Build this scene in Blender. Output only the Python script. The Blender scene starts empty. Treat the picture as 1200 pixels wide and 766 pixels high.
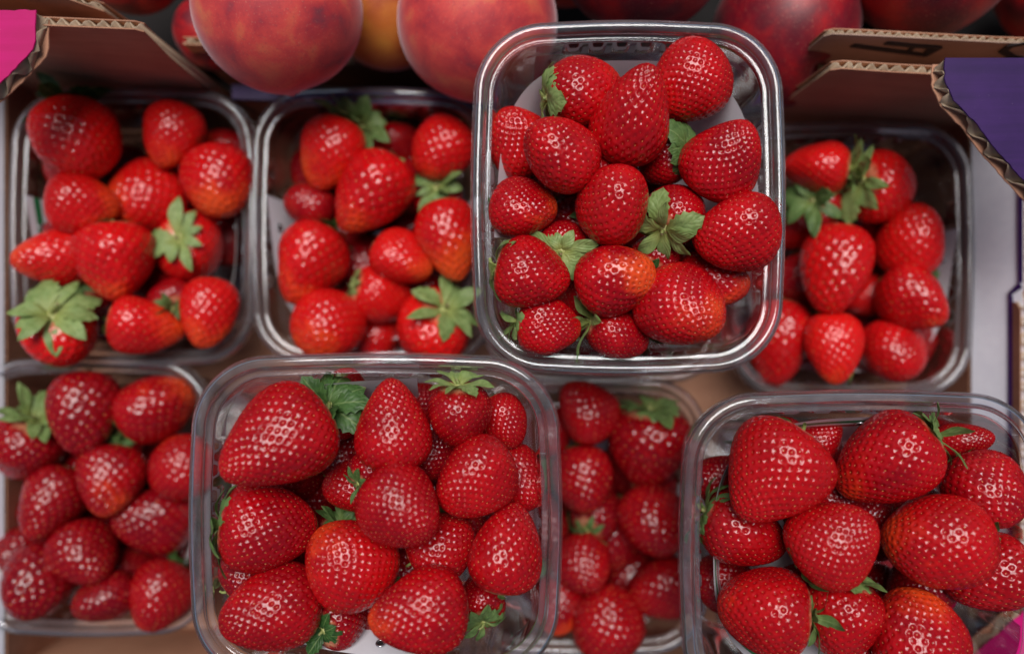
import bpy, math, random
import numpy as np
from mathutils import Vector, Matrix

random.seed(7); rng = np.random.default_rng(7)
sc = bpy.context.scene
C = sc.collection
R = math.radians

# ------------------------------------------------------------------ camera, world, sun, exposure
FPX, CZ = 900.0, 0.49
cam_d = bpy.data.cameras.new('camera'); cam = bpy.data.objects.new('camera', cam_d); C.objects.link(cam)
cam.location = (0, 0, CZ); cam.rotation_euler = (0, 0, 0)
cam_d.sensor_width = 36; cam_d.lens = 27.0
cam_d.clip_start = 0.01; cam_d.clip_end = 100
cam_d.dof.use_dof = True; cam_d.dof.focus_distance = 0.318; cam_d.dof.aperture_fstop = 2.8
cam_d.dof.aperture_blades = 9
sc.camera = cam

SUN_EL, SUN_AZ = 70.0, 92.0      # elevation, compass direction of the light in the picture plane (deg from +x)
w = bpy.data.worlds.new('World'); sc.world = w; w.use_nodes = True
nt = w.node_tree; nt.nodes.clear()
sky = nt.nodes.new('ShaderNodeTexSky'); sky.sky_type = 'NISHITA'; sky.sun_disc = False
sky.sun_elevation = R(SUN_EL); sky.sun_rotation = R(90 - SUN_AZ); sky.air_density = 1.0; sky.dust_density = 2.5; sky.ozone_density = 1.0
bg = nt.nodes.new('ShaderNodeBackground'); bg.inputs[1].default_value = 0.05
wo = nt.nodes.new('ShaderNodeOutputWorld'); nt.links.new(sky.outputs[0], bg.inputs[0]); nt.links.new(bg.outputs[0], wo.inputs[0])
sd = bpy.data.lights.new('sun', 'SUN'); sun = bpy.data.objects.new('sun', sd); C.objects.link(sun)
sd.energy = 3.4; sd.angle = R(34); sd.color = (1.0, 0.96, 0.93)
dv = Vector((math.cos(R(SUN_EL)) * math.cos(R(SUN_AZ)), math.cos(R(SUN_EL)) * math.sin(R(SUN_AZ)), math.sin(R(SUN_EL))))
sun.rotation_euler = dv.to_track_quat('Z', 'Y').to_euler(); sun.location = dv * 2
sc.view_settings.view_transform = 'Standard'; sc.view_settings.look = 'None'
sc.view_settings.exposure = -0.05; sc.view_settings.gamma = 1.0; sc.view_settings.use_curve_mapping = False
sc.render.engine = 'CYCLES'
cy = sc.cycles
cy.max_bounces = 10; cy.diffuse_bounces = 3; cy.glossy_bounces = 4; cy.transmission_bounces = 6; cy.transparent_max_bounces = 32
cy.use_denoising = True; cy.sample_clamp_indirect = 4.0; cy.caustics_reflective = False; cy.caustics_refractive = False

def P(u, v, z):
    """point of the place that lies at height z on the ray through photo position (u, v)"""
    D = CZ - z
    return Vector(((u - 600) / FPX * D, (383 - v) / FPX * D, z))

# ------------------------------------------------------------------ materials
def mat(name):
    m = bpy.data.materials.new(name); m.use_nodes = True
    t = m.node_tree; t.nodes.clear()
    out = t.nodes.new('ShaderNodeOutputMaterial')
    return m, t, out
def N(t, kind, **kw):
    n = t.nodes.new(kind)
    for k, v in kw.items():
        if k.startswith('i_'): n.inputs[k[2:].replace('_', ' ')].default_value = v
        else: setattr(n, k, v)
    return n
def ramp(t, fac, stops):
    r = t.nodes.new('ShaderNodeValToRGB'); e = r.color_ramp.elements
    while len(e) < len(stops): e.new(0.5)
    for el, (p, c) in zip(e, stops):
        el.position = p; el.color = (*c, 1) if len(c) == 3 else c
    t.links.new(fac, r.inputs[0]); return r.outputs[0]
def noise(t, vec, scale, detail=4, rough=.55, dist=0.0):
    n = N(t, 'ShaderNodeTexNoise'); n.inputs['Scale'].default_value = scale; n.inputs['Detail'].default_value = detail
    n.inputs['Roughness'].default_value = rough; n.inputs['Distortion'].default_value = dist
    if vec is not None: t.links.new(vec, n.inputs['Vector'])
    return n.outputs['Fac']
def math_(t, op, a, b=None, clamp=False):
    n = N(t, 'ShaderNodeMath', operation=op); n.use_clamp = clamp
    for i, x in enumerate((a, b)):
        if x is None: continue
        if isinstance(x, (int, float)): n.inputs[i].default_value = x
        else: t.links.new(x, n.inputs[i])
    return n.outputs[0]
def mixc(t, f, a, b, mode='MIX'):
    n = N(t, 'ShaderNodeMix', data_type='RGBA', blend_type=mode)
    for s, x in ((n.inputs[0], f), (n.inputs[6], a), (n.inputs[7], b)):
        if isinstance(x, (int, float)): s.default_value = x
        elif isinstance(x, tuple): s.default_value = (*x, 1)
        else: t.links.new(x, s)
    return n.outputs[2]
def maprange(t, v, a, b, c=0., d=1.):
    n = N(t, 'ShaderNodeMapRange'); n.interpolation_type = 'SMOOTHSTEP'
    t.links.new(v, n.inputs[0])
    for i, x in enumerate((a, b, c, d)): n.inputs[i + 1].default_value = x
    return n.outputs[0]
def bump(t, h, strength, dist):
    b = N(t, 'ShaderNodeBump'); b.inputs['Strength'].default_value = strength; b.inputs['Distance'].default_value = dist
    t.links.new(h, b.inputs['Height']); return b.outputs[0]

M = {}
def fruit_mat():
    m, t, out = mat('strawberry_skin')
    tc = N(t, 'ShaderNodeTexCoord').outputs['Object']
    oi = N(t, 'ShaderNodeObjectInfo')
    sep = N(t, 'ShaderNodeSeparateColor'); t.links.new(oi.outputs['Color'], sep.inputs[0])
    unripe, dark, side = sep.outputs[0], sep.outputs[1], sep.outputs[2]
    add = N(t, 'ShaderNodeVectorMath', operation='ADD'); t.links.new(tc, add.inputs[0])
    rnd = N(t, 'ShaderNodeCombineXYZ'); t.links.new(math_(t, 'MULTIPLY', oi.outputs['Random'], 37.0), rnd.inputs[0]); t.links.new(rnd.outputs[0], add.inputs[1])
    vec = add.outputs[0]
    n1 = noise(t, vec, 2.2, 3); n2 = noise(t, vec, 9, 4)
    base = mixc(t, maprange(t, n1, .35, .68), (0.26, 0.0010, 0.005), (0.49, 0.0024, 0.006))
    base = mixc(t, math_(t, 'MULTIPLY', side, .8), base, (0.74, 0.010, 0.007))
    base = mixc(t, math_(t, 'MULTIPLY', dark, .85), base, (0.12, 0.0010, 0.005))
    sx = N(t, 'ShaderNodeSeparateXYZ'); t.links.new(tc, sx.inputs[0])
    # unripe blush: towards the tip and on one flank
    tip = math_(t, 'MULTIPLY', sx.outputs[2], -1.0)
    f = math_(t, 'ADD', math_(t, 'MULTIPLY', tip, 1.6), math_(t, 'MULTIPLY', math_(t, 'SUBTRACT', n1, .5), 1.7))
    f = math_(t, 'ADD', f, math_(t, 'MULTIPLY', unripe, .95))
    f = math_(t, 'MULTIPLY', maprange(t, f, .75, 1.5), maprange(t, unripe, .0, .35))
    base = mixc(t, f, base, (0.70, 0.072, 0.012))
    base = mixc(t, maprange(t, n2, .45, .75, 0, .25), base, (0.60, 0.014, 0.010))
    att = N(t, 'ShaderNodeAttribute', attribute_name='pit').outputs['Fac']
    base = mixc(t, math_(t, 'MULTIPLY', att, .45), base, (0.34, 0.002, 0.004))
    # pale neck near the calyx
    nk = maprange(t, math_(t, 'ADD', sx.outputs[2], math_(t, 'MULTIPLY', n2, .06)), .46, .52, 0, .8)
    base = mixc(t, nk, base, (0.62, 0.30, 0.16))
    p = N(t, 'ShaderNodeBsdfPrincipled')
    t.links.new(base, p.inputs['Base Color'])
    rr = maprange(t, noise(t, vec, 5, 3), .32, .68, .05, .19); t.links.new(rr, p.inputs['Roughness'])
    p.inputs['IOR'].default_value = 1.46
    p.inputs['Subsurface Weight'].default_value = .22; p.inputs['Subsurface Radius'].default_value = (1.0, .12, .06); p.inputs['Subsurface Scale'].default_value = .0035
    b = bump(t, noise(t, vec, 55, 3), .10, .0006)
    t.links.new(b, p.inputs['Normal'])
    t.links.new(p.outputs[0], out.inputs[0]); return m
M['fruit'] = fruit_mat()

def simple(name, c1, c2, scale, rough=.5, bscale=0, bstr=.2, bdist=.0005, sheen=0, sss=0, spec=.5, coords='Object', lo=.35, hi=.65, trans=0):
    m, t, out = mat(name)
    tc = N(t, 'ShaderNodeTexCoord').outputs[coords]
    col = mixc(t, maprange(t, noise(t, tc, scale, 5), lo, hi), c1, c2)
    p = N(t, 'ShaderNodeBsdfPrincipled'); t.links.new(col, p.inputs['Base Color'])
    p.inputs['Roughness'].default_value = rough; p.inputs['Specular IOR Level'].default_value = spec
    if sheen: p.inputs['Sheen Weight'].default_value = sheen; p.inputs['Sheen Roughness'].default_value = .4
    if sss: p.inputs['Subsurface Weight'].default_value = sss; p.inputs['Subsurface Scale'].default_value = .002
    if bscale: t.links.new(bump(t, noise(t, tc, bscale, 4), bstr, bdist), p.inputs['Normal'])
    sh = p.outputs[0]
    if trans:
        tr = N(t, 'ShaderNodeBsdfTranslucent'); t.links.new(col, tr.inputs[0])
        mx = N(t, 'ShaderNodeMixShader'); mx.inputs[0].default_value = trans
        t.links.new(sh, mx.inputs[1]); t.links.new(tr.outputs[0], mx.inputs[2]); sh = mx.outputs[0]
    t.links.new(sh, out.inputs[0]); return m
M['seed'] = simple('achene', (0.26, 0.012, 0.008), (0.62, 0.27, 0.08), 11, .30, lo=.38, hi=.66)
def sepal_mat():
    m, t, out = mat('sepal_leaf')
    tc = N(t, 'ShaderNodeTexCoord'); oi = N(t, 'ShaderNodeObjectInfo')
    sep = N(t, 'ShaderNodeSeparateColor'); t.links.new(oi.outputs['Color'], sep.inputs[0])
    sx = N(t, 'ShaderNodeSeparateXYZ'); t.links.new(tc.outputs['UV'], sx.inputs[0])
    n = noise(t, tc.outputs['Object'], 14, 4)
    pale = mixc(t, maprange(t, n, .35, .65), (0.20, 0.31, 0.085), (0.31, 0.43, 0.15))
    deep = mixc(t, maprange(t, n, .35, .65), (0.022, 0.075, 0.014), (0.05, 0.135, 0.028))
    col = mixc(t, sep.outputs[0], deep, pale)
    col = mixc(t, math_(t, 'MULTIPLY', maprange(t, sx.outputs[0], .0, .5, .85, 0), sep.outputs[0]), col, (0.36, 0.40, 0.10))
    col = mixc(t, math_(t, 'MULTIPLY', maprange(t, sx.outputs[0], .9, 1.0, 0, 1), sep.outputs[1]), col, (0.20, 0.12, 0.05))
    vein = math_(t, 'ABSOLUTE', math_(t, 'SINE', math_(t, 'ADD', math_(t, 'MULTIPLY', math_(t, 'ABSOLUTE', math_(t, 'SUBTRACT', sx.outputs[1], .5)), 14.0), math_(t, 'MULTIPLY', sx.outputs[0], -16.0))))
    mid = maprange(t, math_(t, 'ABSOLUTE', math_(t, 'SUBTRACT', sx.outputs[1], .5)), 0, .07, .4, 0)
    col = mixc(t, mid, col, (0.32, 0.42, 0.16))
    p = N(t, 'ShaderNodeBsdfPrincipled'); t.links.new(col, p.inputs['Base Color']); p.inputs['Roughness'].default_value = .5
    t.links.new(bump(t, vein, .35, .0004), p.inputs['Normal'])
    tr = N(t, 'ShaderNodeBsdfTranslucent'); t.links.new(col, tr.inputs[0])
    mx = N(t, 'ShaderNodeMixShader'); mx.inputs[0].default_value = .25
    t.links.new(p.outputs[0], mx.inputs[1]); t.links.new(tr.outputs[0], mx.inputs[2]); t.links.new(mx.outputs[0], out.inputs[0]); return m
M['sepal'] = sepal_mat()
M['neck'] = simple('calyx_neck', (0.30, 0.34, 0.09), (0.42, 0.42, 0.16), 20, .6, 60, .3)
M['stem'] = simple('green_stem', (0.16, 0.22, 0.05), (0.30, 0.30, 0.10), 30, .5, 80, .3)
M['stemcut'] = simple('stem_cut', (0.16, 0.11, 0.05), (0.34, 0.28, 0.14), 40, .8)

def plastic(name, milk, tint, rough=.08, ior=1.5, refl=1.0):
    m, t, out = mat(name)
    tc = N(t, 'ShaderNodeTexCoord').outputs['Object']
    tr = N(t, 'ShaderNodeBsdfTransparent'); tr.inputs[0].default_value = (*tint, 1)
    df = N(t, 'ShaderNodeBsdfDiffuse'); df.inputs[0].default_value = (.80, .80, .84, 1)
    tl = N(t, 'ShaderNodeBsdfTranslucent'); tl.inputs[0].default_value = (.80, .80, .84, 1)
    dd = N(t, 'ShaderNodeMixShader'); dd.inputs[0].default_value = .5; t.links.new(df.outputs[0], dd.inputs[1]); t.links.new(tl.outputs[0], dd.inputs[2])
    gl = N(t, 'ShaderNodeBsdfGlossy'); gl.inputs['Roughness'].default_value = rough; gl.inputs[0].default_value = (1, 1, 1, 1)
    bm_ = bump(t, noise(t, tc, 45, 2), .03, .0006)
    t.links.new(bm_, gl.inputs['Normal'])
    fr = N(t, 'ShaderNodeFresnel'); fr.inputs[0].default_value = ior; t.links.new(bm_, fr.inputs['Normal'])
    # thin wall: milkier where seen edge-on
    lw = N(t, 'ShaderNodeLayerWeight'); lw.inputs[0].default_value = .35
    mk = math_(t, 'ADD', math_(t, 'MULTIPLY', math_(t, 'POWER', lw.outputs['Facing'], 2.5), milk * 2.2), milk * .5)
    scr = maprange(t, noise(t, tc, 40, 5, .7, 1.0), .5, .75, 0, milk * .6)
    for ang_ in (.6, 2.1):
        mp = N(t, 'ShaderNodeMapping'); mp.inputs['Rotation'].default_value = (.3, .5, ang_); mp.inputs['Scale'].default_value = (1500, 45, 200); t.links.new(tc, mp.inputs[0])
        sc_ = maprange(t, noise(t, mp.outputs[0], 1.0, 2), .70, .80, 0, milk * 2.2)
        scr = math_(t, 'ADD', scr, sc_)
    sme = maprange(t, noise(t, tc, 28, 4, .6, 1.6), .66, .74, 0, .22)
    t.links.new(mixc(t, math_(t, 'MULTIPLY', sme, 4.5, True), (.80, .80, .84), (.55, .04, .07)), df.inputs[0])
    mk = math_(t, 'ADD', math_(t, 'ADD', mk, scr), sme, True)
    m1 = N(t, 'ShaderNodeMixShader'); t.links.new(mk, m1.inputs[0]); t.links.new(tr.outputs[0], m1.inputs[1]); t.links.new(dd.outputs[0], m1.inputs[2])
    m2 = N(t, 'ShaderNodeMixShader'); t.links.new(math_(t, 'MULTIPLY', fr.outputs[0], refl, True), m2.inputs[0]); t.links.new(m1.outputs[0], m2.inputs[1]); t.links.new(gl.outputs[0], m2.inputs[2])
    t.links.new(m2.outputs[0], out.inputs[0]); return m
M['wall_plastic'] = plastic('clear_plastic_wall', .035, (.98, .98, .99), .06, refl=.7)
M['rim_plastic'] = plastic('clear_plastic_rim', .115, (.97, .97, .985), .05, refl=.9)

def liner_mat(stripes):
    m, t, out = mat('striped_liner' if stripes else 'white_liner')
    tcn = N(t, 'ShaderNodeTexCoord'); tc = tcn.outputs['Object']
    n = noise(t, tc, 60, 5)
    col = mixc(t, maprange(t, n, .3, .7), (0.76, 0.74, 0.80), (0.82, 0.81, 0.86))
    sm = maprange(t, noise(t, tc, 45, 3, .6, 1.5), .66, .74, 0, .55)
    col = mixc(t, sm, col, (0.62, 0.20, 0.24))
    if stripes:
        sx = N(t, 'ShaderNodeSeparateXYZ'); t.links.new(tcn.outputs['UV'], sx.inputs[0])
        v = sx.outputs[1]
        def band(a, b): return math_(t, 'MULTIPLY', math_(t, 'GREATER_THAN', v, a), math_(t, 'LESS_THAN', v, b))
        col = mixc(t, band(.045, .085), col, (0.02, 0.20, 0.07))
        col = mixc(t, band(.115, .155), col, (0.50, 0.015, 0.02))
    p = N(t, 'ShaderNodeBsdfPrincipled'); t.links.new(col, p.inputs['Base Color']); p.inputs['Roughness'].default_value = .42
    tr = N(t, 'ShaderNodeBsdfTranslucent'); t.links.new(col, tr.inputs[0])
    mx = N(t, 'ShaderNodeMixShader'); mx.inputs[0].default_value = .18
    t.links.new(p.outputs[0], mx.inputs[1]); t.links.new(tr.outputs[0], mx.inputs[2]); t.links.new(mx.outputs[0], out.inputs[0]); return m
M['liner'] = liner_mat(False); M['liner_striped'] = liner_mat(True)
M['metal'] = simple('eyelet_metal', (.45, .45, .47), (.6, .6, .62), 30, .25); M['metal'].node_tree.nodes['Principled BSDF'].inputs['Metallic'].default_value = .9
M['hole'] = simple('dark_hole', (.01, .01, .012), (.02, .02, .02), 30, .5)

def card_mat(name, c1, c2, ink=None, wear=False, streak=True):
    m, t, out = mat(name)
    tc = N(t, 'ShaderNodeTexCoord').outputs['Object']
    mp = N(t, 'ShaderNodeMapping'); mp.inputs['Scale'].default_value = (9, 260, 260) if streak else (60, 60, 60); t.links.new(tc, mp.inputs[0])
    st = noise(t, mp.outputs[0], 1.0, 4)
    bl = noise(t, tc, 35, 5, .6)
    f = math_(t, 'ADD', math_(t, 'MULTIPLY', st, .45), math_(t, 'MULTIPLY', bl, .62))
    col = mixc(t, maprange(t, f, .38, .68), c1, c2)
    if wear:
        wv = maprange(t, noise(t, tc, 420, 4, .75), .66, .74, 0, .8)
        wv = math_(t, 'MULTIPLY', wv, maprange(t, bl, .45, .62))
        col = mixc(t, wv, col, (0.6, 0.55, 0.6))
    p = N(t, 'ShaderNodeBsdfPrincipled'); t.links.new(col, p.inputs['Base Color']); p.inputs['Roughness'].default_value = .45 if wear else .8; p.inputs['Specular IOR Level'].default_value = .25
    t.links.new(bump(t, f, .25, .0006), p.inputs['Normal'])
    t.links.new(p.outputs[0], out.inputs[0]); return m
M['kraft'] = card_mat('kraft_card', (0.40, 0.19, 0.115), (0.49, 0.25, 0.155))
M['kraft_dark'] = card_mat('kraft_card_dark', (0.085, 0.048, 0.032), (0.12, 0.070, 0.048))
M['flute'] = card_mat('kraft_flute', (0.38, 0.28, 0.19), (0.52, 0.40, 0.28), streak=False)
M['magenta'] = card_mat('magenta_print', (0.46, 0.001, 0.115), (0.54, 0.002, 0.15), wear=True)
M['purple'] = card_mat('purple_print', (0.022, 0.004, 0.062), (0.036, 0.007, 0.092), wear=True)
M['white'] = card_mat('white_print', (0.80, 0.80, 0.88), (0.86, 0.86, 0.93), wear=True)
M['tan'] = card_mat('tan_print', (0.36, 0.24, 0.18), (0.44, 0.30, 0.24))
M['ink'] = simple('black_ink', (.012, .008, .012), (.02, .014, .016), 50, .6)
M['table'] = simple('table_dark', (.008, .007, .007), (.014, .012, .012), 20, .8, 200, .2, spec=.2)

def peach_mat(name, cols, scale=1.6, sheen=.6, rough=.6, spots=0, bs=220):
    m, t, out = mat(name)
    tc = N(t, 'ShaderNodeTexCoord').outputs['Object']
    oi = N(t, 'ShaderNodeObjectInfo')
    add = N(t, 'ShaderNodeVectorMath', operation='ADD'); t.links.new(tc, add.inputs[0])
    rnd = N(t, 'ShaderNodeCombineXYZ'); t.links.new(math_(t, 'MULTIPLY', oi.outputs['Random'], 11.0), rnd.inputs[1]); t.links.new(rnd.outputs[0], add.inputs[1])
    vec = add.outputs[0]
    col = ramp(t, noise(t, vec, scale, 5, .55, .3), cols)
    fine = noise(t, vec, 26, 5, .7)
    col = mixc(t, maprange(t, fine, .5, .8, 0, .5), col, cols[0][1])
    sp = noise(t, vec, 48, 3, .6); col = mixc(t, maprange(t, sp, .60, .72, 0, .35), col, (0.62, 0.30, 0.20))
    if spots:
        vo = N(t, 'ShaderNodeTexVoronoi'); vo.inputs['Scale'].default_value = 11; t.links.new(vec, vo.inputs['Vector'])
        s = maprange(t, vo.outputs['Distance'], .03, .08, .4, 0)
        col = mixc(t, s, col, (0.55, 0.30, 0.22))
    p = N(t, 'ShaderNodeBsdfPrincipled'); t.links.new(col, p.inputs['Base Color']); p.inputs['Roughness'].default_value = rough
    p.inputs['Sheen Weight'].default_value = sheen; p.inputs['Sheen Roughness'].default_value = .35; p.inputs['Sheen Tint'].default_value = (.9, .8, .85, 1)
    t.links.new(bump(t, noise(t, vec, bs / 4, 4), .06, .001), p.inputs['Normal'])
    t.links.new(p.outputs[0], out.inputs[0]); return m
M['peach'] = peach_mat('peach_skin', [(.27, (0.16, 0.032, 0.050)), (.40, (0.42, 0.028, 0.038)), (.56, (0.62, 0.055, 0.048)), (.76, (0.68, 0.17, 0.07))], 2.0)
M['apricot'] = peach_mat('orange_peach_skin', [(.30, (0.30, 0.03, 0.012)), (.5, (0.50, 0.13, 0.015)), (.75, (0.62, 0.26, 0.03))])
M['nectarine'] = peach_mat('nectarine_skin', [(.28, (0.060, 0.002, 0.010)), (.46, (0.16, 0.003, 0.012)), (.62, (0.36, 0.005, 0.009)), (.85, (0.48, 0.02, 0.01))], 1.8, .12, .46, 1)

# ------------------------------------------------------------------ object helpers
def mesh(name, verts, faces, m=None, smooth=True, uv=None):
    me = bpy.data.meshes.new(name); me.from_pydata([tuple(v) for v in verts], [], [tuple(int(i) for i in f) for f in faces])
    if m is not None: me.materials.append(m)
    if uv is not None:
        l = me.uv_layers.new(name='UVMap')
        idx = np.empty(len(me.loops), dtype=np.int32); me.loops.foreach_get('vertex_index', idx)
        l.data.foreach_set('uv', np.asarray(uv, dtype=np.float32)[idx].ravel())
    if smooth: me.shade_smooth()
    me.update(); return me
def obj(name, me, parent=None):
    o = bpy.data.objects.new(name, me); C.objects.link(o)
    if parent is not None: o.parent = parent
    return o
def thing(name, label, cat, loc=(0, 0, 0), rz=0, group=None):
    o = bpy.data.objects.new(name, None); C.objects.link(o); o.empty_display_size = .01
    o.location = loc; o.rotation_euler = (0, 0, rz); o['label'] = label; o['category'] = cat
    if group: o['group'] = group
    return o
def tag(o, label, cat, group=None):
    o['label'] = label; o['category'] = cat
    if group: o['group'] = group
    return o
def tube(path, radii, seg=10, cap=True):
    vs, fs = [], []
    path = [Vector(p) for p in path]
    for i, p in enumerate(path):
        d = (path[min(i + 1, len(path) - 1)] - path[max(i - 1, 0)]).normalized()
        q = d.to_track_quat('Z', 'Y').to_matrix()
        for k in range(seg):
            a = 2 * math.pi * k / seg
            vs.append(p + q @ Vector((math.cos(a) * radii[i], math.sin(a) * radii[i], 0)))
    for i in range(len(path) - 1):
        for k in range(seg):
            a = i * seg + k; b = i * seg + (k + 1) % seg
            fs.append((a, b, b + seg, a + seg))
    if cap:
        fs.append(tuple(reversed(range(seg)))); fs.append(tuple(range((len(path) - 1) * seg, len(path) * seg)))
    return vs, fs

# ------------------------------------------------------------------ strawberry meshes
def cubesphere(n):
    g = np.tan(np.linspace(-math.pi / 4, math.pi / 4, n + 1)); A, B = np.meshgrid(g, g, indexing='ij'); o = np.ones_like(A)
    faces, pts = [], []
    for k, (x, y, z) in enumerate(((o, A, B), (-o, B, A), (B, o, A), (A, -o, B), (A, B, o), (B, A, -o))):
        p = np.stack([x, y, z], -1).reshape(-1, 3); pts.append(p)
        i, j = np.meshgrid(np.arange(n), np.arange(n), indexing='ij'); b = k * (n + 1) ** 2
        a = b + i * (n + 1) + j
        faces.append(np.stack([a, a + n + 1, a + n + 2, a + 1], -1).reshape(-1, 4))
    p = np.concatenate(pts); f = np.concatenate(faces)
    key = np.round(p, 5) + 0.0
    _, first, inv = np.unique(key, axis=0, return_index=True, return_inverse=True)
    inv = inv.reshape(-1)
    p = p[first]; f = inv[f]
    return p / np.linalg.norm(p, axis=1, keepdims=True), f
CS_HI, CS_LO, CS_BIG = cubesphere(66), cubesphere(40), cubesphere(84)

def berry_shape(d, pr):
    cz = d[:, 2]; s = np.sqrt(np.maximum(0, 1 - cz ** 2)); th = np.arctan2(d[:, 1], d[:, 0])
    k, sh = pr['k'] + .07, pr['sh'] - .05
    rad = .5 * s ** sh * (1 + k * cz) / (1 + .42 * k * k + .0)
    rad *= 1 + pr['e2'] * np.cos(2 * (th - pr['p2'])) + pr['e3'] * np.cos(3 * (th - pr['p3'])) * (1 - .5 * cz)
    z = .5 * cz - .05 * np.exp(-(rad / .14) ** 2) * (cz > 0)
    # gentle lumps
    for a, f, ph in pr['lumps']:
        rad = rad * (1 + a * np.sin(f * cz * 3 + ph) * np.cos(th * round(f) + ph * 2))
    x = rad * np.cos(th) + pr['bend'] * (z * z - .1); y = rad * np.sin(th)
    return np.stack([x, y, z], 1)

def make_berry(i, hi, k, sh, nseed, depth):
    r_ = np.random.default_rng(100 + i)
    pr = dict(k=k, sh=sh, e2=r_.uniform(.0, .07), p2=r_.uniform(0, 3), e3=r_.uniform(.01, .06), p3=r_.uniform(0, 3), bend=r_.uniform(-.08, .08),
              lumps=[(r_.uniform(.004, .014), r_.uniform(1, 2.4), r_.uniform(0, 6)) for _ in range(3)])
    d, f = CS_BIG if hi == 2 else (CS_HI if hi else CS_LO)
    base = berry_shape(d, pr)
    eps = 1e-3
    # analytic-ish normals by finite differences
    up = np.where(np.abs(d[:, 2:3]) < .9, np.array([[0, 0, 1.]]), np.array([[1., 0, 0]]))
    t1 = np.cross(up, d); t1 /= np.linalg.norm(t1, axis=1, keepdims=True); t2 = np.cross(d, t1)
    def nrm(dd, tt1, tt2):
        a = dd + eps * tt1; a /= np.linalg.norm(a, axis=1, keepdims=True); b = dd + eps * tt2; b /= np.linalg.norm(b, axis=1, keepdims=True)
        p0 = berry_shape(dd, pr); n = np.cross(berry_shape(a, pr) - p0, berry_shape(b, pr) - p0)
        return n / (np.linalg.norm(n, axis=1, keepdims=True) + 1e-12)
    n = nrm(d, t1, t2)
    # achene sites: golden spiral, even spacing, a little jitter
    idx = np.arange(nseed) + .5; cz = 1 - 2 * idx / nseed
    cz = cz + .10 * (1 - cz ** 2) * .6; th = math.pi * (1 + 5 ** .5) * idx
    sd_ = np.stack([np.sqrt(1 - cz ** 2) * np.cos(th), np.sqrt(1 - cz ** 2) * np.sin(th), cz], 1)
    sd_ += r_.normal(0, .22 / math.sqrt(nseed), sd_.shape); sd_ /= np.linalg.norm(sd_, axis=1, keepdims=True)
    sd_ = sd_[sd_[:, 2] < .93]
    sp = berry_shape(sd_, pr)
    D = np.sqrt(np.maximum(0, (base ** 2).sum(1)[:, None] + (sp ** 2).sum(1)[None] - 2 * base @ sp.T))
    near = D.min(1); sid = D.argmin(1); space = .88 * math.sqrt(math.pi / nseed) * 1.07
    q = near / space
    pit = np.exp(-(q / .30) ** 2.6) * (.55 + .45 * np.sin(sid * 12.9898) ** 2)
    h = -depth * .78 * pit + depth * .20 * np.exp(-((q - .52) / .17) ** 2)
    pos = base + n * h[:, None]
    me = mesh('fruit', pos, f, M['fruit'])
    at = me.attributes.new('pit', 'FLOAT', 'POINT'); at.data.foreach_set('value', pit.astype(np.float32))
    # achenes
    up = np.where(np.abs(sd_[:, 2:3]) < .98, np.array([[0, 0, 1.]]), np.array([[1., 0, 0]]))
    a1 = np.cross(up, sd_); a1 /= np.linalg.norm(a1, axis=1, keepdims=True); a2 = np.cross(sd_, a1)
    sn = nrm(sd_, a1, a2); ax = a2 - (a2 * sn).sum(1, keepdims=True) * sn; ax /= np.linalg.norm(ax, axis=1, keepdims=True)
    sx = np.cross(ax, sn)
    ev, ef = [(0, 0, 1)], []
    m1, m2 = 6, 3
    for a in range(1, m2 + 1):
        ph = math.pi * a / (m2 + 1)
        for b in range(m1):
            t_ = 2 * math.pi * b / m1; ev.append((math.sin(ph) * math.cos(t_), math.sin(ph) * math.sin(t_), math.cos(ph)))
    ev.append((0, 0, -1)); ev = np.array(ev)
    for b in range(m1): ef.append((0, 1 + b, 1 + (b + 1) % m1, 1 + (b + 1) % m1))
    for a in range(m2 - 1):
        for b in range(m1):
            q0 = 1 + a * m1 + b; q1 = 1 + a * m1 + (b + 1) % m1; ef.append((q0, q0 + m1, q1 + m1, q1))
    l0 = 1 + (m2 - 1) * m1
    for b in range(m1): ef.append((l0 + b, len(ev) - 1, len(ev) - 1, l0 + (b + 1) % m1))
    V, F = [], []
    sc_ = space / .105
    for j in range(len(sd_)):
        k_ = r_.uniform(.7, 1.15) * sc_
        c = sp[j] - sn[j] * depth * (.60 * (.55 + .45 * math.sin(j * 12.9898) ** 2) + .10)
        tw = r_.uniform(-.35, .35); A = ax[j] * math.cos(tw) + sx[j] * math.sin(tw); B = np.cross(sn[j], A)
        taper = 1 - .35 * ev[:, 2:3]
        V.append(c + (ev[:, 2:3] * A * .0125 + ev[:, 0:1] * taper * B * .0070 + ev[:, 1:2] * taper * sn[j] * .0070) * k_)
        F += [[q_ + j * len(ev) for q_ in dict.fromkeys(fc)] for fc in ef]
    sm = mesh('achenes', np.concatenate(V), F, M['seed'])
    return me, sm
HI = [make_berry(i, True, k, sh, ns, dp) for i, (k, sh, ns, dp) in enumerate(
    [(.14, .92, 380, .020), (.22, .95, 390, .019), (.30, .90, 370, .020), (.10, .95, 410, .018), (.36, .92, 390, .019), (.18, .86, 360, .021), (.27, .98, 390, .019), (.06, .9, 380, .019)])]
BIG = [make_berry(40 + i, 2, k, sh, ns, dp) for i, (k, sh, ns, dp) in enumerate(
    [(.16, .90, 500, .0165), (.24, .92, 530, .0160), (.32, .88, 490, .0165), (.12, .93, 550, .0155), (.38, .90, 520, .0160), (.20, .86, 480, .0170)])]
LO = [make_berry(20 + i, False, k, sh, ns, dp) for i, (k, sh, ns, dp) in enumerate(
    [(.14, .92, 250, .024), (.24, .95, 280, .022), (.32, .9, 240, .024), (.12, .95, 280, .022), (.20, .88, 230, .026)])]

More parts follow.
